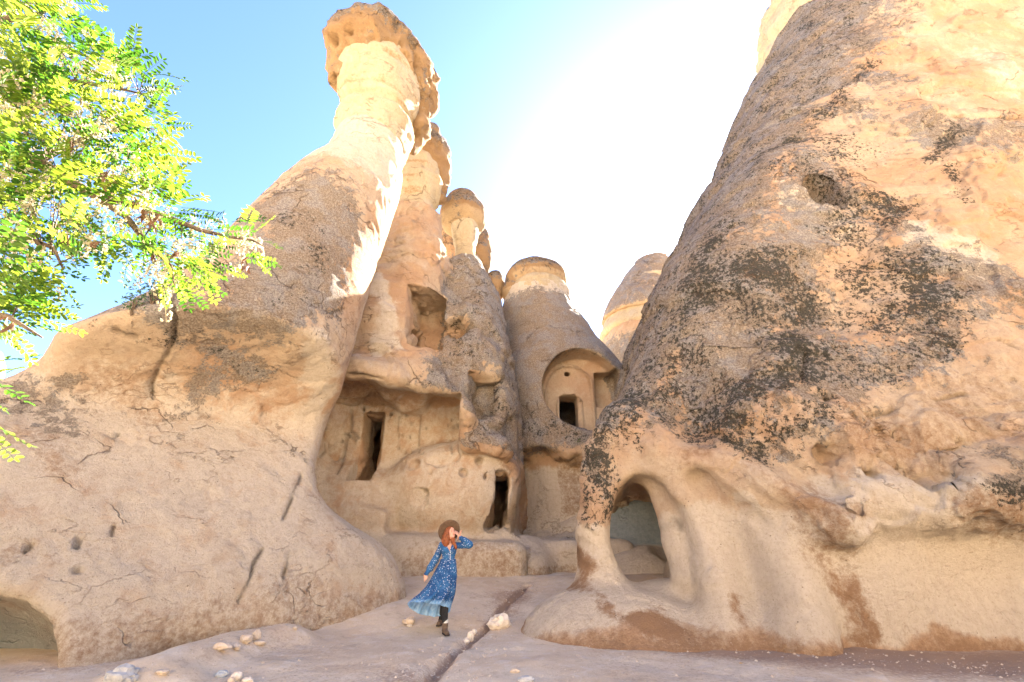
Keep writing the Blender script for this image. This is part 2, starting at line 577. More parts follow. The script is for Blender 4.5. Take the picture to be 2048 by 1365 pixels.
def base_attrs(V):
    z = np.zeros(len(V), dtype=np.float32)
    return {k: z.copy() for k in ('pale', 'stain', 'lichen', 'dark', 'near_black', 'greywall', 'calm')}

# ------------------------------------------------------------------ ground
def gbase(x, y):
    z = 0.14 * np.maximum(y - 8.6, 0) * sstep(8.0, 10.5, y)
    z = np.minimum(z, 0.62)
    z = z + 30.0 * sstep(-10, -60, y)          # unseen slope behind the camera, added to bounce warm light
    return z
def on_ground(px, py):
    d = ray(px, py)
    t = 3.0
    for i in range(4000):
        p = np.array([0, 0, CAMZ]) + d * t
        if p[2] < float(gbase(p[0], p[1])): break
        t += 0.01
    return p
CHAN = [on_ground(*p) for p in ((800, 1400), (850, 1362), (880, 1330), (915, 1300), (948, 1268), (985, 1235), (1010, 1205), (1040, 1180), (1055, 1165))]
TONGUE = [on_ground(*p) for p in ((300, 1362), (380, 1330), (470, 1300), (560, 1280))]
def pdist2(x, y, pts):
    d = np.full(x.shape, 1e9); 
    for a, b in zip(pts[:-1], pts[1:]):
        a = a[:2]; b = b[:2]; ab = b - a
        t = np.clip(((x - a[0]) * ab[0] + (y - a[1]) * ab[1]) / (ab @ ab), 0, 1)
        d = np.minimum(d, np.hypot(x - a[0] - t * ab[0], y - a[1] - t * ab[1]))
    return d
def ground_z(x, y, detail=True):
    x = np.asarray(x, dtype=np.float64); y = np.asarray(y, dtype=np.float64)
    P = np.stack([x.ravel(), y.ravel(), np.zeros(x.size)], 1).astype(np.float32)
    w = (fbm(P, 0.5, 2, 5) * 0.06).reshape(x.shape)
    z = gbase(x, y)
    far = sstep(15, 60, np.hypot(x, y))
    z = z + (fbm(P, 2.6, 3, 1) * 0.07).reshape(x.shape) * (1 + far * 12)
    d = pdist2(x + w, y, CHAN)
    wv = 1 + 1.3 * (fbm(P, 0.7, 2, 8)).reshape(x.shape)
    z = z - 0.11 * (1 - sstep(0.0, 0.13, d / np.maximum(wv, 0.25))) - 0.045 * (1 - sstep(0.1, 0.8, d))
    d2 = pdist2(x + w, y, TONGUE)
    z = z + 0.22 * (1 - sstep(0.05, 0.75, d2))
    if detail:
        z = z + (fbm(P, 0.55, 4, 2) * 0.03).reshape(x.shape) + (fbm(P, 0.14, 2, 3) * 0.008).reshape(x.shape)
    return z

def ground_material():
    m, nt, b, out = new_mat('dusty_ground')
    g = NB(nt); co = g.coord()
    n1 = g.noise(co, 0.6, 4, 0.6); n2 = g.noise(co, 3.0, 6, 0.7, 0.3); n3 = g.noise(co, 18, 6, 0.75); n4 = g.noise(co, 70, 3, 0.7)
    c = g.mix(g.ramp(n1, 0.4, 0.6), (0.56, 0.43, 0.285), (0.60, 0.49, 0.345))
    c = g.mix(g.ramp(n2, 0.5, 0.65, 0, 0.75), c, (0.64, 0.54, 0.40))
    c = g.mix(g.ramp(n2, 0.45, 0.32, 0, 0.5), c, (0.36, 0.27, 0.18))
    c = g.mix(g.ramp(n3, 0.52, 0.78, 0, 0.5), c, (0.30, 0.22, 0.15))
    br = g.math('ADD', g.attr('brown'), g.math('MULTIPLY', g.math('SUBTRACT', n3, 0.5), 1.1))
    br = g.math('MULTIPLY', g.ramp(br, 0.25, 0.8), g.ramp(g.attr('brown'), 0.02, 0.25))
    c = g.mix(br, c, (0.30, 0.20, 0.13))
    c = g.mix(g.attr('bounce_hill'), c, (0.54, 0.43, 0.31))  # pale orange tone for the added bounce slope
    c = g.mix(g.ramp(n4, 0.52, 0.75, 0, 0.4), c, (0.28, 0.22, 0.165))
    v = g.voro(co, 22.0)
    peb = g.math('MULTIPLY', g.ramp(v.outputs['Distance'], 0.12, 0.2, 1, 0), g.ramp(g.noise(co, 7, 2), 0.5, 0.62))
    c = g.mix(g.math('MULTIPLY', peb, 0.6), c, g.mix(g.ramp(v.outputs['Color'], 0.4, 0.6), (0.25, 0.2, 0.16), (0.66, 0.6, 0.52)))
    nt.links.new(c, b.inputs['Base Color'])
    b.inputs['Roughness'].default_value = 0.95
    b.inputs['Specular IOR Level'].default_value = 0.12
    h = g.math('ADD', g.math('MULTIPLY', n3, 0.6), g.math('ADD', g.math('MULTIPLY', n4, 0.2), g.math('MULTIPLY', peb, 0.3)))
    h = g.math('ADD', h, g.math('MULTIPLY', n2, 0.6))
    nt.links.new(g.bump(h, 0.03, 0.8), b.inputs['Normal'])
    return m
M['ground'] = ground_material()

def axis_vals(c0, c1, h, far):
    a = list(np.arange(c0, c1 + 1e-6, h))
    s, x = h, c1
    up = []
    while x < far:
        s *= 1.16; x += s; up.append(x)
    s, x = h, c0
    dn = []
    while x > -far:
        s *= 1.16; x -= s; dn.append(x)
    return np.array(dn[::-1] + a + up)
gx = axis_vals(-6.5, 8.5, 0.045, 3000)
gy = axis_vals(5.2, 14.0, 0.045, 3000)
GX, GY = np.meshgrid(gx, gy, indexing='ij')
GZ = ground_z(GX, GY)
nx_, ny_ = GX.shape
ii = np.arange(nx_ * ny_).reshape(nx_, ny_)
GF = np.stack([ii[:-1, :-1], ii[1:, :-1], ii[1:, 1:], ii[:-1, 1:]], -1).reshape(-1, 4)
GV = np.stack([GX, GY, GZ], -1).reshape(-1, 3)
gd = pdist2(GV[:, 0], GV[:, 1], CHAN)
brown = 0.55 * (1 - sstep(0.0, 0.16, gd)) + 0.25 * (1 - sstep(0.1, 0.9, gd))
brown += 0.35 * sstep(0.1, 0.45, fbm(GV.astype(np.float32), 1.6, 4, 31))
EFOOT = [np.array(p, dtype=float) for p in ((8.5, 7.0), (7.2, 7.15), (6.0, 7.2), (5.0, 7.4), (4.2, 7.7), (3.3, 8.3), (2.6, 8.6))]
brown = np.maximum(brown, 0.95 * (1 - sstep(0.05, 1.9, pdist2(GV[:, 0], GV[:, 1], EFOOT))))
AFOOT = [np.array(p, dtype=float) for p in ((-6, 6.6), (-4.9, 7.1), (-4.3, 8.0), (-4.0, 9.4), (-3.9, 10.8))]
brown = np.maximum(brown, 0.45 * (1 - sstep(0.0, 0.7, pdist2(GV[:, 0], GV[:, 1], AFOOT))))
ground = link_mesh('ground', GV, GF, M['ground'], attrs={'brown': brown, 'bounce_hill': sstep(-6, -16, GV[:, 1])})
tag(ground, kind='structure')
# ------------------------------------------------------------------ rocks
def displace(f, V, amp=1.0, spall=0.07, strata=0.0, calm=None, pits=0.0, big=0.16, bigs=2.4, mid=0.035, hook=None, seed=0, ridge=0.0):
    N = fgrad(f, V)
    d = fbm(V, bigs, 3, seed) * big
    d += fbm(V, 0.55, 3, seed + 3) * mid
    d += fbm(V, 0.19, 3, seed + 5) * 0.016
    if spall:
        s = fbm(V, 1.7, 4, seed + 8)
        d += spall * (sstep(0.05, 0.085, s) + 0.7 * sstep(0.20, 0.23, s) - 0.5 * (1 - sstep(-0.24, -0.2, s)))
    if strata:
        w = V.copy(); w[:, 2] += 0.3 * vnoise(V * 0.8 + 3)
        d += strata * fbm(w, 1.0, 3, seed + 2, stretch=(0.35, 0.35, 3.2))
    if ridge:
        d += ridge * fbm(V, 0.8, 3, seed + 4, ridged=True)
    if pits:
        p = vnoise(V * 3.3 + seed) ; d -= pits * sstep(0.45, 0.75, p)
    if hook is not None: d += hook(V)
    if calm is not None:
        d = d * (1 - 0.88 * calm)
        d += calm * fbm(V, 0.3, 3, seed + 1) * 0.012
    return (V + N * (d * amp)[:, None]).astype(np.float32), N

def add_cracks(f, V, N, L, seed=0):
    cr = np.zeros(len(V), dtype=np.float32)
    Wc = 0.05 * np.stack([vnoise(V * 2.5 + k) for k in (1, 15, 29)], 1)
    for w, depth, pts in L:
        P3 = march_many(f, resample(pts, 12))
        if len(P3) < 2: continue
        c = np.mean(P3, 0)
        rw = w * np.linalg.norm(c - np.array([0, 0, CAMZ])) / FPX
        d = seg_dist(V + Wc, P3, 0, seed)
        k = 1 - sstep(rw * 0.35, rw, d)
        V = V - N * (k * depth)[:, None]
        cr = np.maximum(cr, k)
    return V.astype(np.float32), cr

def build_rock(name, f, lo, hi, h, mat, parent, levels=1, px=2.6, disp={}, marks={}, cracks=(), calmf=None, warp=0.25, auto=None, seed=0):
    V, F = rock_mesh(f, lo, hi, h, levels, px)
    calm = calmf(V) if calmf else None
    A = base_attrs(V)
    if marks:
        W = warp * 2.2 * np.stack([fbm(V, 1.1, 4, seed + k) for k in (1, 5, 9)], 1)
    for k, L in marks.items():
        A[k] = strokes(f, V, L, W, seed)
    V0 = V
    V, N = displace(f, V, calm=calm, seed=seed, **disp)
    if cracks:
        V, cr = add_cracks(f, V, N, cracks, seed)
        A['near_black'] = np.maximum(A['near_black'], cr * 0.35)  # crack lines tinted towards near-black
    if calm is not None: A['calm'] = calm * 1.0
    if auto: auto(V0, N, A, calm)
    return link_mesh(name, V, F, mat, parent, attrs=A)

# ---- A: giant leaning chimney on the left
SA = slices([(285, 672, 806, 12.0), (305, 662, 806, 12.0), (340, 642, 801, 12.0), (375, 600, 795, 12.0), (420, 542, 782, 12.0), (480, 478, 765, 12.0),
             (560, 395, 740, 12.0), (640, 300, 716, 12.0), (700, 200, 700, 12.0), (750, 80, 688, 12.0)])
SA = [(z - 0.25, cx, cy, rx, ry) for z, cx, cy, rx, ry in SA]
SA = fillz(SA, 3.4)
SA = SA + [(2.3, -7.9, 10.0, 3.35, 3.8), (1.0, -7.9, 10.2, 3.7, 3.9), (-0.8, -7.9, 10.3, 3.6, 3.8)]
PL = []
def fA(P):
    d = loft(P, SA)
    d = smin(d, ell(P, (-9.6, 8.8, 1.7), (3.2, 3.0, 2.5)), 0.8)
    d = smin(d, ell(P, (-6.8, 7.9, 2.0), (1.9, 1.7, 1.6)), 0.9)
    d = smin(d, ell(P, (-5.9, 6.9, 0.5), (1.0, 0.9, 1.0)), 0.7)
    d = smin(d, ell(P, (-5.3, 10.0, 1.3), (1.2, 2.2, 1.7)), 0.8)         # lower right flank
    d = smin(d, ell(P, (-4.2, 10.8, 0.15), (2.0, 1.9, 1.6), yaw=R(-20)), 1.1)       # foot by the cave
    d = smin(d, ell(P, (-5.3, 10.6, 1.3), (0.95, 1.4, 1.3)), 0.6)
    d = smax(d, -ell(P, (-4.0, 11.8, 3.4), (0.62, 1.3, 1.1)), 0.7)
    for q, n in PL:
        d = smax(d, (P - q) @ n - 14.0 * sstep(3.6, 10.5, P[:, 2]), 0.35)
    # hollow under the lower left corner
    c = atY(-60, 1330, 6.6)
    d = smax(d, -ell(P, (c[0] - 0.75, 6.2, -0.15), (1.7, 1.9, 1.1)), 0.25)
    for px, py, r, dd in ((155, 1090, 0.09, 0.10), (155, 1140, 0.10, 0.12), (283, 1167, 0.06, 0.1), (697, 520, 0.10, .1)):
        pass
    return d
_pl = []
for px, py, n, off in ((300, 900, (0.52, -0.80, 0.30), 0.40), (520, 1000, (0.78, -0.60, 0.16), 0.30), (720, 1130, (0.5, -0.62, 0.6), 0.12), (90, 1130, (0.35, -0.93, -0.05), 0.1)):
    n = np.array(n, dtype=np.float32); n /= np.linalg.norm(n)
    q = march(fA, px, py).astype(np.float32)
    # move out to the support point of the bulge along n, then cut a slice off it
    _pl.append((q - n * off * 0.6, n))
PL.extend(_pl)
thA = empty('fairy_chimney', (-7.4, 10.6, 0), 'huge orange chimney left of the woman with the highest, rugged brown cap', 'fairy chimney', 'fairy chimneys')
def autoA(V, N, A, calm):
    z = V[:, 2]
    A['stain'] = np.maximum(A['stain'], 0.55 * (1 - sstep(0.2, 1.1, z)))
    A['lichen'] = np.maximum(A['lichen'], 0.7 * sstep(0.25, 0.6, N[:, 2]) * sstep(4, 6, z) * sstep(11.5, 10.5, z))
    A['pale'] = np.maximum(A['pale'], 0.75 * sstep(10.2, 11.5, z + 0.8 * vnoise(V * 0.7)))
    A['pale'] = np.maximum(A['pale'], 0.58 * sstep(6.0, 3.5, z))  # lower face cream, and paled further to stand in for missing light
marksA = {
 'lichen': [(1.25, 75, [(560, 420), (640, 400), (660, 470), (560, 500), (520, 560), (640, 560)]),
            (1.1, 60, [(470, 600), (560, 640), (620, 600), (600, 500)]),
            (1.0, 50, [(420, 620), (350, 640), (300, 620)]),
            (0.9, 40, [(440, 690), (500, 730), (420, 760)]),
            (0.7, 30, [(60, 800), (140, 780), (120, 850)]),
            (0.6, 20, [(330, 830), (380, 815), (430, 845)]),
            (0.6, 50, [(700, 380), (640, 350), (580, 390)])],
 'dark': [(0.55, 22, [(240, 660), (290, 650), (330, 680)]), (0.4, 30, [(560, 450), (620, 440), (640, 520)]), (0.4, 20, [(450, 700), (500, 740)]), (0.35, 40, [(540, 600), (600, 580)])],
 'stain': [(0.55, 50, [(200, 740), (260, 780), (270, 830)]), (0.55, 40, [(690, 540), (700, 580)]), (0.5, 40, [(60, 870), (100, 950)]),
           (0.6, 30, [(60, 1110), (150, 1120)]), (0.45, 60, [(420, 520), (560, 640)]), (0.5, 60, [(250, 1300), (450, 1250), (600, 1180)])],
 'pale': [(0.8, 34, [(640, 700), (600, 980), (520, 1080)]), (0.7, 60, [(450, 900), (400, 1000), (330, 950)]), (0.9, 45, [(680, 980), (720, 1060)]),
          (1.0, 46, [(140, 1210), (180, 1290)]), (0.6, 40, [(350, 800), (420, 820)])],
 'greywall': [(0.9, 90, [(20, 1300), (60, 1360)])],
}
cracksA = [
 (5, 0.10, [(328, 598), (352, 640), (348, 680), (325, 720), (303, 770), (305, 830)]),
 (3.5, 0.10, [(620, 905), (560, 1050), (500, 1150), (425, 1290)]),
 (3.5, 0.10, [(580, 1095), (570, 1180), (510, 1260)]),
 (4, 0.08, [(240, 870), (180, 910), (165, 1000)]),
 (3.5, 0.07, [(215, 845), (243, 873)]),
 (3, 0.06, [(0, 1010), (60, 980), (95, 935)]),
 (3, 0.07, [(236, 960), (228, 1070)]),
 (3, 0.06, [(80, 848), (150, 845), (260, 842)]),
 (4, 0.09, [(0, 1140), (40, 1120), (60, 1085), (95, 1075)]),
 (3, 0.06, [(505, 1073), (580, 1080), (585, 1110)]),
 (3, 0.06, [(640, 600), (660, 625), (720, 615)]),
 (3, 0.05, [(525, 800), (520, 850)]),
 (6, 0.08, [(155, 1083), (156, 1092)]), (7, 0.08, [(155, 1136), (156, 1142)]), (5, 0.10, [(281, 1167), (284, 1169)]),
 (8, 0.05, [(230, 660), (270, 672)]),
]
build_rock('body', fA, (-14.5, 4.8, -0.6), (-1.8, 15.2, 14.6), 0.11, M['rock'], thA, levels=1, px=1.6,
           disp=dict(big=0.11, bigs=3.2, mid=0.022, spall=0.028), marks=marksA, cracks=cracksA, auto=autoA, seed=1)
SN = slices([(138, 690, 800, 12.0), (152, 664, 820, 12.0), (192, 668, 832, 12.0), (215, 670, 832, 12.0), (250, 678, 824, 12.0), (260, 688, 808, 12.0), (272, 662, 826, 12.0), (300, 668, 812, 12.0), (340, 690, 790, 12)])
def fN(P): return loft(P, SN, 2.3)
def autoN(V, N, A, calm):
    A['stain'] = 0.6 * sstep(0.1, 0.5, fbm(V, 0.6, 3, 3, stretch=(0.5, 0.5, 2.5)))
build_rock('pale_neck', fN, (-8, 8, 11), (-1.8, 14, 19), 0.09, M['cream'], thA, levels=1,
           disp=dict(big=0.14, bigs=1.3, spall=0.05, strata=0.10), auto=autoN, seed=2)
def capE(P, px, py, D, w, h, dp=None, roll=0, yaw=0):
    """blob seen at px,py with half width w and half height h in photo pixels at distance D"""
    c = atD(px, py, D)
    s = np.linalg.norm(c - np.array([0, 0, CAMZ])) / FPX
    cosel = max(0.45, D / np.linalg.norm(c - np.array([0, 0, CAMZ])))
    return ell(P, c, (w * s * 0.82, (dp or w) * s * 0.82, h * s / cosel * 0.8), roll=roll, yaw=yaw)
def fCapA(P):
    d = capE(P, 738, 118, 11.8, 80, 48)
    d = smin(d, capE(P, 795, 150, 12.0, 64, 52), 0.5)
    d = smin(d, capE(P, 832, 222, 12.5, 38, 66), 0.4)
    d = smin(d, capE(P, 748, 102, 12.2, 52, 42), 0.4)
    return smin(d, capE(P, 690, 134, 11.9, 32, 34), 0.35)
def autoCap(V, N, A, calm):
    A['stain'] = 0.5 * sstep(0.0, 0.5, fbm(V, 0.8, 3, 9))
    A['lichen'] = np.maximum(0.75 * sstep(-0.1, 0.35, N[:, 2]), 0.4 * sstep(0.1, 0.4, fbm(V, 0.7, 3, 4)))
    A['dark'] = 0.5 * sstep(-0.1, 0.5, N[:, 2])
    A['pale'] = 0.35 * (1 - sstep(-0.6, 0.1, N[:, 2]))
build_rock('cap_rock', fCapA, (-9, 7, 13), (-0.8, 16, 24), 0.10, M['cap'], thA, levels=1,
           disp=dict(big=0.35, bigs=1.2, spall=0.10, strata=0.12, pits=0.32, ridge=0.18, mid=0.09), auto=autoCap, seed=3)

# ---- B: rock dwelling with two capped spires
S3 = slices([(525, 905, 962, 16.6), (560, 878, 985, 16.6), (620, 850, 1004, 16.5), (680, 812, 1015, 16.3), (750, 790, 1026, 16.1), (830, 760, 1037, 15.9), (900, 745, 1037, 15.8), (960, 740, 1037, 15.8)])
S3 = fillz(S3, 0.0)
S2 = slices([(440, 785, 882, 15.3), (520, 755, 892, 15.2), (600, 725, 895, 15.1), (700, 690, 890, 15.0), (800, 630, 890, 15.0)])
S2 = fillz(S2, 0.0)
def fB0(P):
    d = smin(loft(P, S3), loft(P, S2), 0.5)
    # rough apron hanging over the dug-out room
    a, b = atY(835, 770, 13.3), atY(950, 850, 14.0)
    d = smin(d, caps(P, a, b, 0.7, 0.35), 0.6)
    d = smin(d, caps(P, atY(850, 730, 13.9), atY(960, 720, 14.4), 0.5, 0.5), 0.6)
    return d
p_ = lambda px, py, Y: atY(px, py, Y)
def cutB(P):
    P = P.copy()
    P[:, 2] += sstep(4.3, 5.1, P[:, 2]) * (0.26 * vnoise(P * 0.9) + 0.14 * vnoise(P * 2.3))
    # the dug-out room
    cut = box(P, (-4.05, 11.7, 3.85), (2.62, 2.95, 1.62), yaw=R(4), r=0.12)
    cut = smin(cut, box(P, (-1.6, 11.5, 2.55), (1.95, 2.65, 1.25), yaw=R(-4), roll=R(8), r=0.3), 0.25)
    cut = smin(cut, ell(P, p_(725, 790, 12.9), (0.95, 0.9, 0.55), roll=R(12)), 0.2)
    cut = smin(cut, box(P, (-3.5, 10.8, 1.5), (4.0, 2.7, 1.4), r=0.3), 0.2)
    return cut
REC = []
HB = {}
def fB(P):
    d = fB0(P)
    # bulging slab below the giant's right edge
    c = p_(760, 640, 13.6); d = smin(d, ell(P, c, (0.85, 0.9, 2.1), roll=R(-8)), 0.25)
    c = p_(745, 760, 12.7); d = smin(d, ell(P, c, (1.15, 1.0, 0.62), roll=R(20)), 0.3)
    # brow on the right of the room
    c = p_(875, 812, 13.3); d = smin(d, ell(P, c, (1.15, 0.7, 0.4), roll=R(14)), 0.35)
    c = p_(975, 890, 13.9); d = smin(d, ell(P, c, (0.7, 0.4, 0.25), roll=R(20)), 0.3)
    d = smin(d, ell(P, (-3.2, 17.6, 2.8), (3.7, 3.0, 4.6)), 0.4)
    d = smax(d, -cutB(P), 0.12)
    d = smin(d, ell(P, (-6.9, 14.4, 2.6), (1.35, 1.9, 3.0)), 0.3)
    # rounded lower wall
    c = p_(905, 985, 14.6); d = smin(d, ell(P, c, (2.1, 1.15, 1.5)), 0.35)
    c = p_(690, 1010, 14.6); d = smin(d, ell(P, c, (1.6, 1.0, 1.2)), 0.5)
    # bench
    d = smin(d, box(P, (-1.5, 14.4, 0.7), (1.9, 1.35, 0.72), r=0.35), 0.35)
    d = smin(d, box(P, (-4.0, 14.5, 0.6), (2.2, 1.2, 0.85), r=0.35), 0.4)
    # doorways and windows
    a = p_(745, 897, 14.9); d = smax(d, -box(P, a + [0.0, 0.3, 0], (0.33, 1.5, 1.12), r=0.03), 0.03)
    d = smax(d, -ell(P, a + [0.6, 2.9, 0.1], (1.9, 1.75, 1.7)), 0.05)
    a = p_(994, 1003, 14.2); d = smax(d, -box(P, a + [0, 0.9, 0.0], (0.32, 1.3, 0.88), roll=R(5), r=0.2), 0.05)
    d = smax(d, -ell(P, a + [-0.9, 2.6, 0.2], (1.5, 1.4, 1.2)), 0.05)
    # upper recesses
    a = p_(858, 655, 14.2); d = smax(d, -box(P, a, (0.55, 1.25, 1.15), roll=R(-4), r=0.06), 0.04)
    a = p_(828, 682, 15.0); d = smax(d, -box(P, a, (0.16, 1.3, 0.36), r=0.03), 0.03)
    a = p_(915, 662, 14.2); d = smax(d, -ell(P, a, (0.5, 0.95, 0.62), roll=R(22)), 0.05)
    a = REC[0] if REC else np.array([0, -50, 0]); d = smax(d, -box(P, a + [0.0, 0.0, 0.0], (0.5, 0.75, 0.8), r=0.08), 0.04)
    # niches in the wall
    for px, py, w, h_, dep in ((826, 928, 13, 12, 0.25), (881, 925, 17, 9, 0.22), (884, 912, 36, 22, 0.10), (957, 923, 8, 8, 0.25), (970, 953, 4, 7, .2), (927, 945, 8, 8, 0.2), (834, 999, 20, 20, 0.10), (852, 984, 6, 6, 0.25), (660, 905, 14, 14, 0.12), (672, 915, 10, 16, 0.12)):
        q = HB.get((px, py))
        if q is None: continue
        d = smax(d, -ell(P, q + [0, 0.0, 0], (w * 0.016, dep, h_ * 0.016)), 0.03)
    return d
REC.append(march(fB, 966, 790, 6.0) + np.array([0, 0.35, 0]))
_nb = [(826, 928), (881, 925), (884, 912), (957, 923), (970, 953), (927, 945), (834, 999), (852, 984), (660, 905), (672, 915)]
HB.update(dict(zip(_nb, [march(fB, *k, tmin=8.0) for k in _nb])))
def calmB(V):
    return sstep(0.16, -0.02, cutB(V)) * sstep(-0.3, 0.1, 5.5 - V[:, 2]) 
def autoB(V, N, A, calm):
    z = V[:, 2]
    out = 1 - calm
    n = fbm(V, 1.6, 3, 4)
    up = sstep(-0.2, 0.3, N[:, 2])
    right = sstep(-3.1, -2.0, V[:, 0] + 0.5 * n)
    A['lichen'] = np.maximum(A['lichen'], 1.3 * out * right * sstep(3.4, 4.2, z) * sstep(-0.35, 0.0, N[:, 2]))
    A['dark'] = np.maximum(A['dark'], 0.35 * out * right * sstep(3.4, 4.2, z) * sstep(-0.2, 0.1, N[:, 2]))
    A['stain'] = np.maximum(A['stain'], 0.5 * (1 - sstep(0.5, 1.5, z + n)))
    A['pale'] = np.maximum(A['pale'], np.maximum(0.8 * (1 - sstep(1.3, 2.2, z)), 0.5 * calm))
build_list = []
thB = empty('fairy_chimney', (-2.8, 15, 0), 'rock dwelling behind the woman with dug-out room and two capped spires', 'fairy chimney', 'fairy chimneys')
marksB = {
 'dark': [(0.6, 30, [(900, 640), (940, 700)]), (0.5, 25, [(1010, 640), (1020, 760)])],
 'pale': [(0.8, 25, [(760, 560), (780, 700)]), (0.6, 40, [(760, 1000), (850, 1050)])],
 'stain': [(0.7, 14, [(940, 690), (950, 720)]), (0.6, 24, [(1000, 900), (1010, 930)]), (0.6, 40, [(900, 1110), (1010, 1130)]), (0.5, 30, [(690, 780), (780, 800)])],
}
_dots = [(430, 400), (480, 425), (495, 480), (720, 455), (755, 510), (697, 593), (745, 593), (720, 695), (755, 695), (705, 763), (1030, 470), (1008, 515), (1040, 525), (1070, 517), (1085, 600), (870, 535), (180, 535), (290, 620), (615, 430), (835, 700), (900, 835)]
cracksB = [(3.2, 0.14, [(600 + x * .293, 700 + y * .293), (600 + x * .293, 703 + y * .293)]) for x, y in _dots] + [
 (4, 0.05, [(698, 864), (691, 905), (675, 949)]), (4, 0.05, [(703, 811), (701, 864), (720, 876)]), (3, 0.04, [(798, 835), (796, 900)]), (3, 0.05, [(840, 835), (838, 905)]),
 (4, 0.05, [(650, 890), (652, 905), (640, 915)]), (4, 0.1, [(690, 870), (712, 880)]), (3, 0.06, [(790, 640), (740, 655)]), (3, 0.06, [(900, 880), (905, 920)]), (4, 0.08, [(770, 760), (700, 745)])]
build_rock('body', fB, (-8.6, 11.6, -0.4), (0.9, 21.0, 16.5), 0.10, M['rock'], thB, levels=1, px=1.6,
           disp=dict(big=0.14, bigs=1.5, mid=0.06, spall=0.09, ridge=0.07), calmf=calmB, marks=marksB, cracks=cracksB, auto=autoB, seed=4)
# pillar inside the doorway
a = p_(764, 900, 15.0)
def fPil(P): return caps(P, a + [0.0, 0.15, -1.2], a + [0.02, 0.15, 1.25], 0.14, 0.13)
build_rock('stone_pillar', fPil, a - [0.5, 0.4, 1.5], a + [0.5, 0.7, 1.6], 0.05, M['rock'], thB, levels=0, disp=dict(big=0.03, bigs=.5, spall=0.0), seed=5)
SN2 = slices([(330, 800, 872, 15.3), (370, 792, 878, 15.3), (420, 792, 872, 15.3), (460, 780, 880, 15.3)])
build_rock('pale_neck', lambda P: loft(P, SN2), (-6.5, 13, 9), (-0.5, 17.5, 18), 0.10, M['cream'], thB, levels=1,
           disp=dict(big=0.15, bigs=1.2, spall=0.06, strata=0.08), auto=autoN, seed=6)
def fCap2(P):
    d = capE(P, 862, 318, 15.4, 42, 42)
    d = smin(d, capE(P, 880, 365, 15.5, 26, 45), 0.4)
    return smin(d, capE(P, 862, 285, 15.9, 22, 30), 0.3)
build_rock('cap_rock', fCap2, (-6, 12.5, 11), (0.5, 19, 20), 0.10, M['cap'], thB, levels=1,
           disp=dict(big=0.25, bigs=1.0, spall=0.08, strata=0.1, pits=0.12, ridge=.06), auto=autoCap, seed=7)
SN3 = slices([(430, 905, 948, 16.6), (460, 903, 957, 16.6), (495, 908, 950, 16.6), (530, 912, 948, 16.6), (545, 906, 960, 16.6)])
build_rock('pale_neck', lambda P: loft(P, SN3, 3), (-4, 14, 9), (0.5, 18.5, 17), 0.09, M['cream'], thB, levels=1,
           disp=dict(big=0.08, bigs=1.0, spall=0.03), seed=8)
def fCap3(P):
    d = capE(P, 926, 434, 16.7, 52, 40)
    d = smin(d, capE(P, 922, 405, 16.7, 30, 24), 0.5)
    return smax(d, -capE(P, 926, 478, 16.6, 50, 16), 0.15)
def autoCap3(V, N, A, calm):
    autoCap(V, N, A, calm); A['pale'] = 0.7 * (1 - sstep(-0.3, 0.2, N[:, 2]))
build_rock('cap_rock', fCap3, (-5, 14, 10), (1, 20, 17.5), 0.10, M['cap'], thB, levels=1,
           disp=dict(big=0.08, bigs=1.2, spall=0.03, strata=0.03), auto=autoCap3, seed=9)

# ---- chimney half hidden behind the dwelling
thG = empty('fairy_chimney', (-1.6, 19.5, 0), 'smooth brown boulders peeping out between the capped spires and chapel cone', 'fairy chimney', 'fairy chimneys')
SG = fillz(slices([(520, 885, 960, 19.5), (620, 900, 1003, 19.5), (700, 900, 1020, 19.5)]), 0)
build_rock('body', lambda P: smin(loft(P, SG), capE(P, 900, 470, 19.0, 34, 46), 0.5), (-5.5, 16, -0.4), (2, 22.5, 18), 0.16, M['rock'], thG, levels=0,
           disp=dict(big=0.15, spall=0.05), seed=10, auto=lambda V, N, A, c: A['lichen'].__iadd__(0.5))
build_rock('cap_rock', lambda P: smin(capE(P, 960, 515, 19.5, 28, 50), capE(P, 965, 480, 19.6, 20, 30), .3), (-5, 16, 9), (2, 23, 18), 0.14, M['cap'], thG, levels=1, disp=dict(big=0.1, spall=0.04), seed=11, auto=autoCap)
build_rock('boulder', lambda P: capE(P, 990, 574, 19.5, 23, 38), (-4, 16, 7), (3, 23, 15), 0.12, M['cap'], thG, levels=1, disp=dict(big=0.1, spall=0.03), seed=12, auto=autoCap)

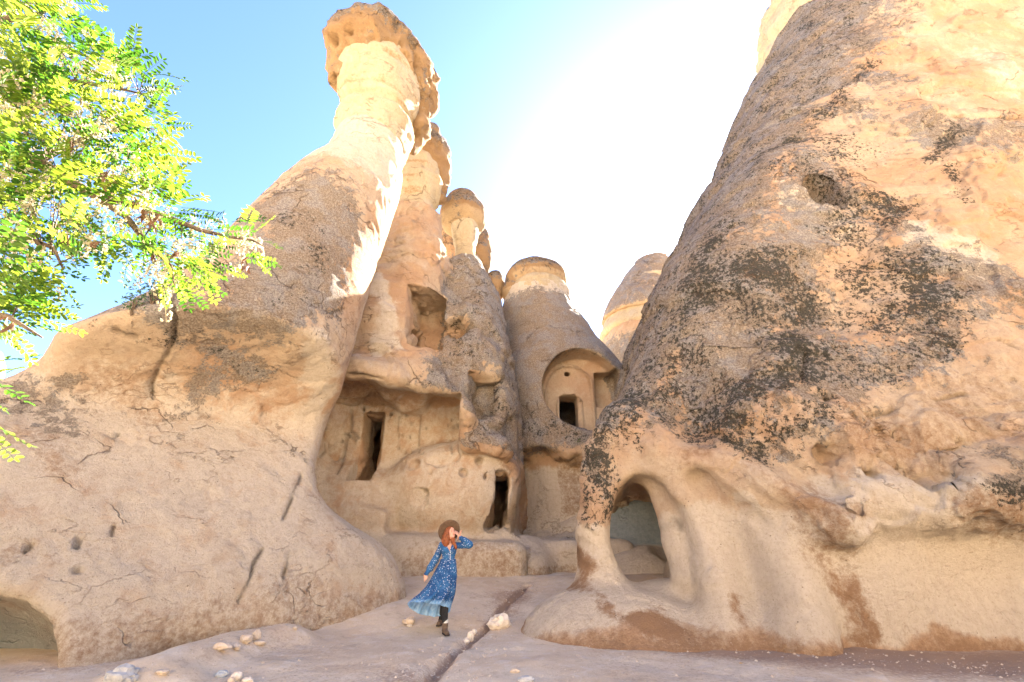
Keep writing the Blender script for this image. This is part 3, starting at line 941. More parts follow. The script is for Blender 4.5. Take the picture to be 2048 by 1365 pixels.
# ---- C: chapel cone
SC = fillz(slices([(585, 1012, 1138, 19.3), (600, 1008, 1140, 19.3), (640, 1000, 1166, 19.3), (690, 995, 1203, 19.3), (745, 985, 1257, 19.2), (800, 975, 1280, 19.2), (920, 968, 1290, 19.0)]), 0.0)
def fC(P):
    d = loft(P, SC)
    # undercut below the chapel skirt
    z = P[:, 2]
    zn = z + 0.35 * vnoise(P * 0.9) + 0.12 * vnoise(P * 2.7)
    d2 = d + 0.75 * sstep(4.5, 4.0, zn) - 0.9 * sstep(2.0, 0.9, zn)
    d = d2 * 0.85
    q = p_(1163, 787, 17.0)
    cut = ell(P, q + [0, -0.5, -0.1], (1.6, 2.3, 1.72))
    cut = smax(cut, (P[:, 1] - 17.3), 0.05)
    side = box(P, p_(1213, 780, 17.3), (0.46, 0.75, 0.72), r=0.08)
    cut = smin(cut, side, 0.04)
    d = smax(d, -cut, 0.06)
    # raised arch mouldings on the flat back wall
    X, Z = P[:, 0] - q[0], P[:, 2] - (q[2] - 0.1)
    def arch(cx, zc, r, w, y):
        rr = np.hypot(P[:, 0] - cx, np.maximum(P[:, 2] - zc, 0))
        e = np.abs(rr - r) - w
        return np.maximum(np.maximum(e, np.abs(P[:, 1] - y) - 0.13), (q[2] - 1.4) - P[:, 2])
    ax_ = p_(1137, 770, 17.3)
    d = smin(d, arch(ax_[0], ax_[2] - 0.15, 0.92, 0.05, 17.3), 0.02)
    d = smin(d, arch(ax_[0], ax_[2] - 0.85, 0.46, 0.045, 17.3), 0.02)
    # door and round window
    c = p_(1137, 828, 17.4); d = smax(d, -box(P, c + [0, 0.4, 0], (0.36, 0.9, 0.68), r=0.02), 0.02)
    d = smax(d, -ell(P, c + [0, 2.2, 0.2], (1.7, 1.5, 1.2)), 0.05)
    c = p_(1133, 752, 17.5); d = smax(d, -ell(P, c + [0, 0.3, 0], (0.15, 0.7, 0.13)), 0.02)
    # steps below the door
    d = smin(d, box(P, p_(1145, 868, 16.7), (0.45, 0.5, 0.09), r=0.03), 0.03)
    d = smin(d, box(P, p_(1150, 882, 16.4), (0.32, 0.45, 0.1), r=0.03), 0.03)
    # bench at the foot and cave mouth beyond
    d = smin(d, ell(P, (0.35, 14.75, 0.6), (0.95, 1.3, 0.95)), 0.3)
    d = smin(d, box(P, (1.6, 15.6, 0.6), (2.0, 1.3, 0.85), r=0.3), 0.3)
    return d
def calmC(V):
    q = p_(1163, 783, 17.0)
    return sstep(1.75, 1.45, np.linalg.norm((V - (q + [0, 0, 0]).astype(np.float32)) * np.array([1, .8, 1], dtype=np.float32), axis=1)) 
def autoC(V, N, A, calm):
    z = V[:, 2]
    out = 1 - calm
    A['lichen'] = np.maximum(A['lichen'], 1.2 * out * sstep(4.0, 4.7, z) * sstep(12.3, 11.0, z))
    A['dark'] = np.maximum(A['dark'], 0.45 * out * sstep(4.2, 4.9, z) * sstep(6.8, 5.2, z))
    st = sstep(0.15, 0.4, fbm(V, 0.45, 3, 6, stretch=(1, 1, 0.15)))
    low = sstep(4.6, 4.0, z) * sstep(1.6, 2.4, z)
    A['near_black'] = np.maximum(A['near_black'], 0.75 * low * st * sstep(2.4, 4.0, z))  # near-black vertical streaks, stronger towards the top
    A['stain'] = np.maximum(A['stain'], 0.6 * low * sstep(0.0, 0.4, fbm(V, 0.6, 3, 8, stretch=(1, 1, 0.2))))
    A['pale'] = np.maximum(A['pale'], np.maximum(0.7 * sstep(4.3, 3.5, z), 0.8 * sstep(10.9, 11.8, z)))
    A['stain'] = np.maximum(A['stain'], 0.6 * sstep(1.0, 0.7, z))
thC = empty('fairy_chimney', (1.6, 19.2, 0), 'grey cone in the middle with an arched chapel alcove and black door', 'fairy chimney', 'fairy chimneys')
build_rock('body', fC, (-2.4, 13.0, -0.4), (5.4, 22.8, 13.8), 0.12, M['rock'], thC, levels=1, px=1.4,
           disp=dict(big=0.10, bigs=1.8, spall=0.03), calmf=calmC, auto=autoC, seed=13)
SCn = slices([(566, 1030, 1126, 19.3), (580, 1018, 1137, 19.3), (605, 1012, 1139, 19.3)])
build_rock('pale_neck', lambda P: loft(P, SCn) - 0.03, (-2, 16.5, 10), (4.5, 22, 16), 0.12, M['cream'], thC, levels=1,
           disp=dict(big=0.06, bigs=1.0, spall=0.05, strata=0.04), seed=14)
def fCapC(P):
    return smin(capE(P, 1073, 562, 19.3, 74, 46), capE(P, 1035, 585, 19.1, 40, 30), 0.3)
build_rock('cap_rock', fCapC, (-3, 15.5, 10), (5, 23, 17), 0.11, M['cap'], thC, levels=1, disp=dict(big=0.05, bigs=1.2, spall=0.03), auto=autoCap3, seed=15)

# ---- D: cone at the back right
thD = empty('fairy_chimney', (7.6, 25.5, 0), 'distant grey cone with a cream band, half hidden by the huge right rock', 'fairy chimney', 'fairy chimneys')
SD = fillz(slices([(600, 1235, 1365, 26.5), (640, 1212, 1380, 26.5), (690, 1200, 1400, 26.5), (760, 1185, 1420, 26.5)]), 0)
build_rock('body', lambda P: loft(P, SD), (2, 21, -0.4), (13, 32, 17), 0.25, M['rock'], thD, levels=1, px=1.6, disp=dict(big=0.15, spall=0.06), seed=16,
           auto=lambda V, N, A, c: A['lichen'].__iadd__(0.9 * sstep(12.6, 11.6, V[:, 2])))
SDn = slices([(560, 1240, 1360, 26.5), (600, 1220, 1365, 26.5), (660, 1200, 1380, 26.5)])
build_rock('pale_neck', lambda P: loft(P, SDn), (3, 21, 9), (13, 32, 19), 0.2, M['cream'], thD, levels=1, px=1.6, disp=dict(big=0.08, spall=0.05, strata=.05), seed=17)
SDc = slices([(522, 1270, 1335, 26.5), (545, 1250, 1350, 26.5), (590, 1222, 1365, 26.5), (625, 1205, 1375, 26.5)])
def fDc(P):
    d = loft(P, SDc) - 0.12
    tilt = P[:, 2] - (13.6 + 0.42 * (P[:, 0] - 7.2) + 0.1 * vnoise(P * 1.3))
    return smax(d, -tilt * 0.9, 0.1)
build_rock('cap_rock', fDc, (3, 21, 10), (13, 32, 20), 0.18, M['rock'], thD, levels=1, px=1.6, disp=dict(big=0.12, spall=0.04), seed=18,
           auto=lambda V, N, A, c: A['lichen'].__iadd__(0.9 * sstep(-0.3, 0.1, N[:, 2])))

# ---- E: the huge rock on the right with the arch
SE = [(-0.8, 10.2, 14.8, 6.9, 7.3), (1.0, 10.2, 14.8, 6.9, 7.1), (2.0, 10.2, 14.8, 7.1, 7.3), (3.2, 10.3, 14.8, 7.4, 7.3), (5.0, 10.8, 14.8, 7.4, 6.9), (8.0, 11.6, 14.6, 7.2, 6.0),
      (11.5, 13.1, 14.2, 6.7, 5.1), (15.6, 15.4, 14.0, 6.9, 4.5), (20.0, 17.2, 13.8, 6.4, 4.0), (22.4, 17.9, 13.6, 5.6, 3.4), (24.0, 18.5, 13.5, 3.0, 1.8)]
SLE = [(-0.8, 5.7, 10.4, 2.35, 2.5), (2.0, 5.7, 10.5, 2.4, 2.6), (3.5, 5.7, 10.7, 2.6, 2.7), (5.0, 6.2, 11.0, 2.2, 2.4)]
SNO = [(2.2, 3.2, 10.2, 1.25, 1.3), (3.2, 3.5, 10.3, 1.35, 1.4), (4.4, 4.25, 10.7, 1.7, 1.7), (6.0, 5.3, 11.0, 2.0, 2.0), (8.2, 6.7, 11.4, 2.3, 2.2), (11.5, 8.6, 12.0, 2.2, 2.3), (14, 10, 12.4, 1.6, 1.7)]
def fE(P):
    z = P[:, 2]
    d = loft(P, SE, 2.2)
    d = smin(d, loft(P, SNO), 1.2)
    d = smin(d, loft(P, SLE), 0.8)
    # column of the arch
    d = smin(d, caps(P, (1.72, 9.75, 0.6), (1.72, 9.85, 1.9), 0.52, 0.34), 0.4)
    d = smin(d, caps(P, (1.72, 9.85, 1.8), (2.6, 10.1, 3.6), 0.36, 0.8), 0.35)
    # mound
    d = smin(d, ell(P, (1.75, 9.35, -0.25), (1.65, 1.35, 0.98)), 0.35)
    d = smin(d, ell(P, (2.6, 9.0, -0.45), (2.6, 1.3, 0.75)), 0.4)
    # hole of the arch
    a = ray(1287, 1062); a = a / np.linalg.norm(a)
    c = np.array([0, 0, CAMZ]) + a * 10.3
    cut = ell(P, c + [0, 0, 0.02], (0.68, 3.4, 1.0), yaw=-math.atan2(a[0], a[1]), roll=R(8))
    cut = smin(cut, ell(P, c + np.array([1.2, 3.6, -0.1]), (2.0, 2.6, 1.35)), 0.2)
    d = smax(d, -cut, 0.2)
    d = smin(d, ell(P, (2.95, 9.75, -0.1), (1.0, 0.75, 0.85)), 0.3)
    # buttress folds
    for px, py0, py1, Y, r0, r1 in ((1440, 1000, 1290, 8.4, 0.25, 0.42), (1585, 1010, 1300, 7.9, 0.3, 0.42), (1350, 960, 1150, 9.2, 0.2, 0.25)):
        A0, A1 = atY(px - 40, py0, Y + 0.6), atY(px + 30, py1, Y)
        d = smin(d, caps(P, A0, A1, r0, r1), 0.45)
    # long diagonal rib
    d = smin(d, caps(P, atY(1330, 900, 9.2), atY(1680, 1040, 7.7), 0.3, 0.35), 0.35)
    d = smin(d, caps(P, atY(1700, 1000, 8.0), atY(1900, 1000, 7.75), 0.4, 0.4), 0.4)
    d = smin(d, caps(P, atY(1900, 1000, 7.75), atY(2120, 960, 7.6), 0.4, 0.5), 0.4)
    d = smax(d, -caps(P, atY(1400, 960, 8.7), atY(1510, 1180, 7.9), 0.10, 0.28), 0.35)
    # smooth scoop under the brow
    d = smax(d, -ell(P, (8.0, 5.9, 0.85), (3.6, 2.1, 1.15)), 0.35)
    d = smax(d, -ell(P, atY(1520, 1090, 7.3), (0.5, 0.5, 1.1), roll=R(-18)), 0.4)
    # shallow hollows higher up
    d = smax(d, -ell(P, atY(1640, 395, 9.5) + [0, -0.2, 0], (0.42, 0.9, 0.7), roll=R(-8)), 0.04)
    d = smax(d, -ell(P, atY(1370, 760, 9.1) + [0, -0.35, 0], (0.4, 0.8, 1.3)), 0.5)
    for px, py, w, h_, dep in ((1745, 945, 11, 11, 0.22), (1800, 935, 9, 7, 0.12), (1833, 947, 13, 22, 0.25), (1893, 942, 20, 22, 0.22), (1662, 905, 17, 15, 0.22), (1653, 801, 11, 10, 0.2), (1722, 1010, 5, 9, 0.1)):
        q = HOLES.get((px, py))
        if q is not None:
            s = np.linalg.norm(q - np.array([0, 0, CAMZ])) / FPX
            d = smax(d, -ell(P, q, (w * s * 1.25, dep + 0.1, h_ * s * 1.25)), 0.03)
    return d
HOLES = {}
for px, py in ((1745, 945), (1800, 935), (1833, 947), (1893, 942), (1662, 905), (1653, 801), (1722, 1010)):
    HOLES[(px, py)] = None
_h = {k: march(fE, *k, tmin=4.0) for k in HOLES}
HOLES.update(_h)
def calmE(V):
    z = V[:, 2]
    n = 0.25 * fbm(V, 1.2, 2, 3)
    c = sstep(1.9, 1.3, z + n)
    hole = sstep(1.9, 1.2, np.linalg.norm((V - np.array([2.95, 9.9, 1.5], dtype=np.float32)) * np.array([1, .7, .8], dtype=np.float32), axis=1))
    return np.maximum(c, hole) * 0.85
def hookE(V):
    c, s = math.cos(R(38)), math.sin(R(38))
    W = np.stack([V[:, 0] * c + V[:, 2] * s, V[:, 1], -V[:, 0] * s + V[:, 2] * c], 1)   # second axis runs down to the right
    k = sstep(1.0, 2.0, V[:, 2]) * sstep(5.2, 3.4, V[:, 2])
    return 0.16 * k * fbm(W[:, [0, 1, 2]], 0.75, 3, 40, stretch=(1.5, 0.6, 0.28)) + 0.05 * k * fbm(W, 0.3, 2, 41, stretch=(1.5, 0.6, 0.3), ridged=True)
def autoE(V, N, A, calm):
    z = V[:, 2]
    n = fbm(V, 1.4, 3, 21)
    A['pale'] = np.maximum(A['pale'], 0.95 * sstep(2.3, 1.5, z + 0.5 * n))
    foot = sstep(0.5, 0.0, z + 0.45 * n)
    A['stain'] = np.maximum(A['stain'], 0.8 * foot)
    A['pale'] = A['pale'] * (1 - 0.9 * foot)
    # left shoulder is grey all the way up
    sh = sstep(0.25, -0.35, N[:, 0] * 0.9 + 0.25 + 0.25 * n) * sstep(3.0, 4.2, z)
    A['lichen'] = np.maximum(A['lichen'], 1.35 * sh)
    A['dark'] = np.maximum(A['dark'], 0.5 * sh)
thE = empty('fairy_chimney', (9.5, 12.5, 0), 'enormous right-hand rock with black lichen and a natural arch at its foot', 'fairy chimney', 'fairy chimneys')
marksE = {
 'lichen': [(0.95, 70, [(1500, 400), (1420, 520), (1500, 640), (1450, 760), (1640, 700), (1560, 560), (1650, 330)]),
            (0.9, 60, [(1380, 560), (1330, 700), (1290, 800)]),
            (0.9, 55, [(1640, 760), (1800, 690), (1900, 640), (2000, 560), (1860, 520)]),
            (0.85, 50, [(1850, 250), (1980, 290), (2040, 280)]),
            (0.7, 50, [(1620, 120), (1560, 220), (1480, 330)]),
            (0.8, 40, [(1450, 880), (1580, 920), (1620, 860)]),
            (0.8, 30, [(1250, 820), (1215, 930), (1190, 990)]),
            (0.8, 26, [(1930, 950), (2040, 970)]),
            (0.6, 40, [(1700, 60), (1760, 20)]), (0.6, 60, [(1700, 420), (1800, 470)])],
 'dark': [(1.0, 75, [(1420, 560), (1520, 540), (1580, 620)]), (1.0, 60, [(1600, 700), (1500, 770), (1400, 830)]), (0.9, 55, [(1450, 870), (1540, 900), (1590, 840)]),
          (0.9, 40, [(1440, 470), (1400, 540), (1360, 620)]), (0.7, 60, [(1340, 700), (1290, 800)]),
          (1.1, 38, [(1262, 780), (1240, 850), (1215, 930)]), (0.8, 50, [(1180, 1000), (1240, 880)]),
          (1.0, 50, [(1850, 540), (1890, 620)]), (0.7, 60, [(1780, 590), (1840, 640), (1740, 560)]),
          (1.0, 34, [(1740, 405), (1800, 430)]), (0.6, 50, [(1640, 380), (1700, 470)]),
          (0.9, 26, [(1520, 310), (1580, 270), (1660, 270)]), (0.6, 50, [(1560, 330), (1700, 300)]),
          (1.0, 16, [(1900, 250), (1905, 330)]), (0.9, 12, [(1940, 360), (1930, 420)]),
          (0.9, 22, [(1930, 965), (2030, 980)]), (0.8, 22, [(1640, 230), (1740, 130)]),
          (0.6, 50, [(1700, 740), (1840, 660), (1640, 600)])],
 'stain': [(0.7, 60, [(1600, 980), (1680, 1010), (1640, 1080)]), (0.65, 60, [(1720, 850), (1850, 880), (1960, 860)]), (0.8, 40, [(1650, 1130), (1700, 1220), (1690, 1290)]),
           (0.7, 24, [(1460, 1180), (1470, 1250)]), (0.6, 40, [(1500, 960), (1380, 900)]), (0.5, 60, [(1900, 760), (2040, 780)]),
           (1.1, 38, [(1140, 1110), (1180, 1160), (1230, 1200), (1290, 1240)]), (0.7, 50, [(1960, 1020), (2040, 1010)])],
 'pale': [(0.9, 60, [(1740, 990), (1850, 1010), (1920, 1010)]), (0.8, 26, [(1430, 1000), (1500, 1080), (1560, 1130)]), (0.7, 50, [(1650, 430), (1620, 390)]),
          (0.8, 40, [(1860, 480), (1980, 540)]), (0.45, 30, [(1980, 100), (2040, 190)]), (0.7, 20, [(1390, 680), (1400, 740)])],
 'near_black': [(0.8, 12, [(1325, 1030), (1330, 1100), (1320, 1130)]), (0.5, 14, [(1160, 1130), (1200, 1160)])],  # near-black marks in the arch and on the mound
}
cracksE = [
 (4, 0.10, [(1790, 240), (1850, 235), (1960, 240), (2048, 235)]),
 (5, 0.10, [(1900, 255), (1905, 330), (1940, 370), (1910, 440)]),
 (4, 0.08, [(1840, 470), (1870, 440), (1930, 430)]),
 (5, 0.10, [(1640, 850), (1600, 770), (1615, 700)]),
 (4, 0.08, [(1700, 840), (1800, 815), (1930, 790)]),
 (4, 0.10, [(1920, 50), (1960, 75), (2000, 105), (2048, 110)]),
 (4, 0.08, [(1500, 1000), (1560, 1010), (1600, 1040)]),
 (3, 0.06, [(1900, 860), (1990, 850)]),
 (3, 0.08, [(1990, 680), (2048, 700)]),
]
build_rock('body', fE, (0.0, 6.6, -0.5), (25.0, 22.4, 25.5), 0.15, M['rock'], thE, levels=2, px=1.7,
           disp=dict(big=0.20, bigs=2.6, mid=0.05, spall=0.09, strata=0.04, hook=hookE), calmf=calmE, marks=marksE, cracks=cracksE, auto=autoE, warp=0.35, seed=19)

# ---- wall of the hollow seen through the arch
def fW(P):
    d = ell(P, (4.6, 17.0, 1.2), (2.3, 2.0, 4.0))
    d = smin(d, ell(P, (4.0, 14.6, 0.3), (1.9, 1.1, 0.95)), 0.2)
    return smax(d, -ell(P, (4.55, 13.9, 1.35), (0.75, 0.8, 0.55)), 0.1)
thW = empty('rock_wall', (4.4, 16, 0), 'blue-grey shaded cave wall with a pale bench, seen only through the arch', 'rock wall')
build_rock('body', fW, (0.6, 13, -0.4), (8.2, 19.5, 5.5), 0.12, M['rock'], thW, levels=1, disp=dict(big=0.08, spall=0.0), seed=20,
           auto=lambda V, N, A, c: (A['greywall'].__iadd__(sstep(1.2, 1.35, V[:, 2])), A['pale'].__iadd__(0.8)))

# ---- F: cream chimney above the shoulder of E
thF = empty('fairy_chimney', (13.0, 18.5, 0), 'cream rough tower at the top edge behind the right rock', 'fairy chimney', 'fairy chimneys')
SF = fillz(slices([(-60, 1478, 1720, 22.0), (0, 1486, 1730, 22.0), (70, 1492, 1740, 22), (115, 1504, 1750, 22.0), (180, 1530, 1760, 22), (300, 1570, 1780, 22.0)]), 0)
build_rock('body', lambda P: loft(P, SF), (8, 13, -0.4), (20, 26, 36), 0.3, M['cream'], thF, levels=1, px=1.6, disp=dict(big=0.35, bigs=1.4, spall=0.12, strata=0.1, ridge=.12), seed=21, auto=autoN)

# ---- sliver of a pale chimney past the left ridge
thH = empty('fairy_chimney', (-21, 17, 0), 'sliver of a pale distant rock at the left edge below the branches', 'fairy chimney', 'fairy chimneys')
SH = fillz(slices([(700, -60, 4, 27), (745, -70, 14, 27)]), 0)
build_rock('body', lambda P: loft(P, SH), (-27, 14, -0.4), (-17, 24, 14), 0.3, M['cream'], thH, levels=0, disp=dict(big=0.15), seed=22)

# ------------------------------------------------------------------ mesh helpers for small things
class MB:
    def __init__(s): s.v = []; s.f = []
    def add(s, V, F):
        o = len(s.v); s.v += [tuple(map(float, p)) for p in V]; s.f += [tuple(int(i) + o for i in f) for f in F]
    def tube(s, pts, r0, r1, n=6):
        pts = [np.array(p, dtype=float) for p in pts]
        rings = []
        for i, p in enumerate(pts):
            t = pts[min(i + 1, len(pts) - 1)] - pts[max(i - 1, 0)]
            t /= (np.linalg.norm(t) + 1e-9)
            u = np.cross(t, [0.1, 0.2, 1.0]); u /= (np.linalg.norm(u) + 1e-9)
            w = np.cross(t, u)
            r = r0 + (r1 - r0) * i / max(1, len(pts) - 1)
            rings.append([p + r * (math.cos(a) * u + math.sin(a) * w) for a in np.arange(n) * 2 * math.pi / n])
        V = [q for r_ in rings for q in r_]
        F = [(i * n + k, i * n + (k + 1) % n, (i + 1) * n + (k + 1) % n, (i + 1) * n + k) for i in range(len(pts) - 1) for k in range(n)]
        F += [tuple(range(n))[::-1], tuple((len(pts) - 1) * n + k for k in range(n))]
        s.add(V, F)
    def mesh(s, name, mat, smooth=True):
        me = bpy.data.meshes.new(name); me.from_pydata(s.v, [], s.f); me.update()
        me.polygons.foreach_set('use_smooth', np.full(len(me.polygons), smooth, dtype=bool))
        me.materials.append(mat); return me

def plain_mat(name, ca, cb, scale=8, rough=0.8, bump=0.0, spec=0.3):
    m, nt, b, out = new_mat(name); g = NB(nt)
    tc = nt.nodes.new('ShaderNodeTexCoord').outputs['Object']
    n = g.noise(tc, scale, 5, 0.65)
    nt.links.new(g.mix(g.ramp(n, 0.35, 0.65), ca, cb), b.inputs['Base Color'])
    b.inputs['Roughness'].default_value = rough
    b.inputs['Specular IOR Level'].default_value = spec
    if bump: nt.links.new(g.bump(n, bump, 1.0), b.inputs['Normal'])
    return m

def leaf_mat(name, ca, cb, ta, tb, fac=0.55):
    m, nt, b, out = new_mat(name); g = NB(nt)
    oi = nt.nodes.new('ShaderNodeObjectInfo').outputs['Random']
    n = g.noise(g.coord(), 6.0, 3, 0.6)
    k = g.ramp(g.math('ADD', n, g.math('MULTIPLY', g.math('SUBTRACT', oi, 0.5), 0.25)), 0.35, 0.65)
    nt.links.new(g.mix(k, ca, cb), b.inputs['Base Color'])
    b.inputs['Roughness'].default_value = 0.5
    tr = nt.nodes.new('ShaderNodeBsdfTranslucent')
    nt.links.new(g.mix(k, ta, tb), tr.inputs[0])
    mx = nt.nodes.new('ShaderNodeMixShader'); mx.inputs[0].default_value = fac
    nt.links.new(b.outputs[0], mx.inputs[1]); nt.links.new(tr.outputs[0], mx.inputs[2]); nt.links.new(mx.outputs[0], out.inputs[0])
    return m
M['leaf'] = leaf_mat('acacia_leaf', (0.03, 0.09, 0.01), (0.10, 0.19, 0.02), (0.06, 0.17, 0.01), (0.32, 0.38, 0.03), 0.58)
M['flower'] = leaf_mat('blossom', (0.60, 0.52, 0.36), (0.74, 0.68, 0.52), (0.55, 0.50, 0.30), (0.68, 0.60, 0.42), 0.45)
M['pod'] = plain_mat('seed_pod', (0.10, 0.045, 0.02), (0.20, 0.10, 0.05), 30, 0.6)
M['bark'] = plain_mat('bark', (0.10, 0.07, 0.045), (0.22, 0.16, 0.11), 14, 0.95, 0.02)
M['shrub'] = leaf_mat('shrub_leaf', (0.05, 0.09, 0.03), (0.08, 0.13, 0.05), (0.10, 0.18, 0.05), (0.16, 0.24, 0.08), 0.4)

def leaf_proto(seed, n=8, L=0.19):
    r = random.Random(seed)
    mb = MB()
    bend = r.uniform(-0.5, 0.5); droop = r.uniform(0.1, 0.6)
    def axis(t):
        return np.array([t * L, bend * L * 0.35 * t * t, -droop * L * 0.35 * t * t])
    for i in range(n):
        t = 0.16 + 0.84 * i / (n - 1)
        p = axis(t)
        for sd in ((1, -1) if i < n - 1 else (1, -1, 0)):
            ln = L * 0.215 * (1 - 0.45 * abs(t - 0.5) ** 1.2) * r.uniform(0.85, 1.12); w = ln * 0.23
            a = sd * r.uniform(1.05, 1.35)
            d = np.array([math.cos(a), math.sin(a), r.uniform(-0.35, 0.15)]); d /= np.linalg.norm(d)
            s_ = np.cross([0, 0, 1], d); s_ /= np.linalg.norm(s_)
            up = np.array([0, 0, ln * 0.07])
            b0 = p + d * 0.003
            V = [b0, b0 + d * ln * 0.3 + s_ * w * 0.9 + up, b0 + d * ln * 0.75 + s_ * w * 0.85 + up, b0 + d * ln,
                 b0 + d * ln * 0.75 - s_ * w * 0.85 + up, b0 + d * ln * 0.3 - s_ * w * 0.9 + up, b0 + d * ln * 0.5]
            mb.add(V, [(0, 1, 6), (1, 2, 6), (2, 3, 6), (3, 4, 6), (4, 5, 6), (5, 0, 6)])
    mb.tube([axis(0), axis(0.5), axis(1.0)], 0.0014, 0.0007, 3)
    return mb
def flower_proto(seed, n=26, L=0.13):
    r = random.Random(seed); mb = MB()
    for i in range(n):
        t = (i + r.random()) / n
        rad = 0.028 * (1 - 0.65 * t) + 0.004
        a = r.uniform(0, 6.28)
        c = np.array([rad * math.cos(a), rad * math.sin(a), -t * L])
        s_ = 0.0095 * (1.1 - 0.4 * t)
        for k in range(3):
            d1 = np.array([r.gauss(0, 1), r.gauss(0, 1), r.gauss(0, 1)]); d1 /= np.linalg.norm(d1)
            d2 = np.cross(d1, [r.gauss(0, 1), r.gauss(0, 1), r.gauss(0, 1)]); d2 /= np.linalg.norm(d2)
            mb.add([c - d1 * s_, c + d2 * s_ * 0.7, c + d1 * s_, c - d2 * s_ * 0.7 + np.array([0, 0, -s_ * .3])], [(0, 1, 2), (0, 2, 3)])
    mb.tube([(0, 0, 0.02), (0, 0, -L * 0.5), (0, 0, -L)], 0.001, 0.0006, 3)
    return mb
def pod_proto(seed):
    r = random.Random(seed); mb = MB()
    for k in range(r.choice((2, 3, 4))):
        a = r.uniform(0, 6.28); l = r.uniform(0.05, 0.085)
        d = np.array([0.5 * math.cos(a), 0.5 * math.sin(a), -1]); d /= np.linalg.norm(d)
        s_ = np.cross(d, [math.sin(a), math.cos(a), 0.3]); s_ /= np.linalg.norm(s_); n_ = np.cross(d, s_) * 0.003
        pr = [(0, .002), (.2, .007), (.5, .009), (.8, .007), (1, .001)]
        V = []
        for t, w in pr:
            c = d * l * t + s_ * 0.012 * math.sin(t * 3)
            V += [c + s_ * w, c + n_, c - s_ * w, c - n_]
        F = [(i * 4 + k2, i * 4 + (k2 + 1) % 4, (i + 1) * 4 + (k2 + 1) % 4, (i + 1) * 4 + k2) for i in range(4) for k2 in range(4)]
        mb.add(V, F)
    return mb

# ------------------------------------------------------------------ the flowering tree reaching in from the left
def inside(x, y, poly):
    c = False; j = len(poly) - 1
    for i in range(len(poly)):
        xi, yi = poly[i]; xj, yj = poly[j]
        if (yi > y) != (yj > y) and x < (xj - xi) * (y - yi) / (yj - yi) + xi: c = not c
        j = i
    return c
LP = [leaf_proto(k, 8 + k % 3) for k in range(8)]
LM = [l.mesh('leaf', M['leaf'], False) for l in LP]
FP = [flower_proto(k + 50) for k in range(4)]
FM = [l.mesh('flower_cluster', M['flower'], False) for l in FP]
PP = [pod_proto(k + 90) for k in range(4)]
PM = [l.mesh('seed_pod', M['pod'], False) for l in PP]
tree = empty('flowering_tree', (-5.2, 1.6, 0), 'acacia tree with yellow-green leaves and white blossom reaching in at the left', 'tree')
def child_mesh(name, me, parent, loc, rot=None, sc=1.0):
    o = bpy.data.objects.new(name, me); col.objects.link(o); o.parent = parent
    m = Matrix.Translation(Vector(loc) - parent.location)
    if rot is not None: m = m @ rot
    o.matrix_local = m @ Matrix.Scale(sc, 4)
    return o
def B3(pts): return [atD(*p) for p in pts]
trunk_top = np.array([-4.9, 1.7, 2.6])
mb = MB(); mb.tube([(-5.2, 1.6, -0.1), (-5.15, 1.6, 0.8), (-5.0, 1.65, 1.8), trunk_top, (-4.9, 1.8, 3.8), (-5.1, 2.0, 5.5)], 0.17, 0.08, 12)
mt = mb.mesh('trunk', M['bark']); child_mesh('trunk', mt, tree, (0, 0, 0))
BR = [
 B3([(-260, 235, 4.2), (0, 296, 3.7), (63, 321, 3.6), (132, 356, 3.5), (189, 391, 3.5), (252, 435, 3.4), (300, 490, 3.35), (340, 535, 3.3), (350, 570, 3.3)]),
 B3([(189, 391, 3.5), (260, 410, 3.5), (330, 432, 3.5), (400, 458, 3.4), (450, 472, 3.4), (504, 480, 3.3), (535, 500, 3.3)]),
 B3([(-260, 60, 4.0), (0, 35, 3.6), (60, 25, 3.5), (130, 10, 3.4)]),
 B3([(-260, 235, 4.2), (-60, 200, 3.8), (60, 170, 3.6), (150, 160, 3.5), (240, 180, 3.5), (290, 190, 3.4)]),
 B3([(63, 321, 3.6), (110, 300, 3.6), (165, 285, 3.7), (240, 250, 3.7), (310, 260, 3.6)]),
 B3([(-260, 420, 4.0), (-60, 440, 3.6), (40, 470, 3.4), (100, 500, 3.3), (120, 540, 3.3)]),
 B3([(-300, 560, 3.6), (-80, 620, 3.3), (20, 640, 3.2), (80, 675, 3.1)]),
 B3([(-300, 700, 3.4), (-90, 735, 3.2), (-15, 748, 3.1)]),
 B3([(-300, 820, 3.4), (-120, 835, 3.2), (-50, 842, 3.1)]),
]
for i, b in enumerate(BR):
    pts = b if i in (1, 4) else [trunk_top + [0, 0, 0.2 * (i % 4)]] + b
    pts = [p + (rng.random(3) - .5) * 0.03 for p in pts]
    mb = MB(); mb.tube(pts, 0.055 if i == 0 else (0.028 if i in (1, 4) else 0.04), 0.004, 7)
    child_mesh('branch', mb.mesh('branch', M['bark']), tree, (0, 0, 0))
bpts = np.array([b[i] + (b[i + 1] - b[i]) * t for b in BR for i in range(len(b) - 1) for t in (0, .25, .5, .75)])
POLY = [
 ([(-60, -60), (120, -60), (150, 10), (150, 60), (120, 80), (190, 95), (240, 110), (265, 120), (320, 170), (290, 200), (325, 245), (320, 290), (290, 330), (310, 365), (350, 400), (400, 415), (460, 425), (505, 460), (530, 490), (525, 520), (490, 525), (440, 525), (390, 550), (365, 585), (335, 575), (300, 530), (240, 500), (150, 490), (90, 500), (100, 540), (60, 555), (-60, 560)], 560, 3.45, 0.9),
 ([(-60, 580), (20, 580), (60, 620), (70, 650), (20, 660), (-60, 650)], 30, 3.3, 0.3),
 ([(-80, 730), (-20, 735), (-20, 755), (-80, 760)], 6, 3.1, 0.2),
 ([(-90, 830), (-40, 835), (-40, 845), (-90, 845)], 3, 3.1, 0.2),
]
r = random.Random(5)
items = []
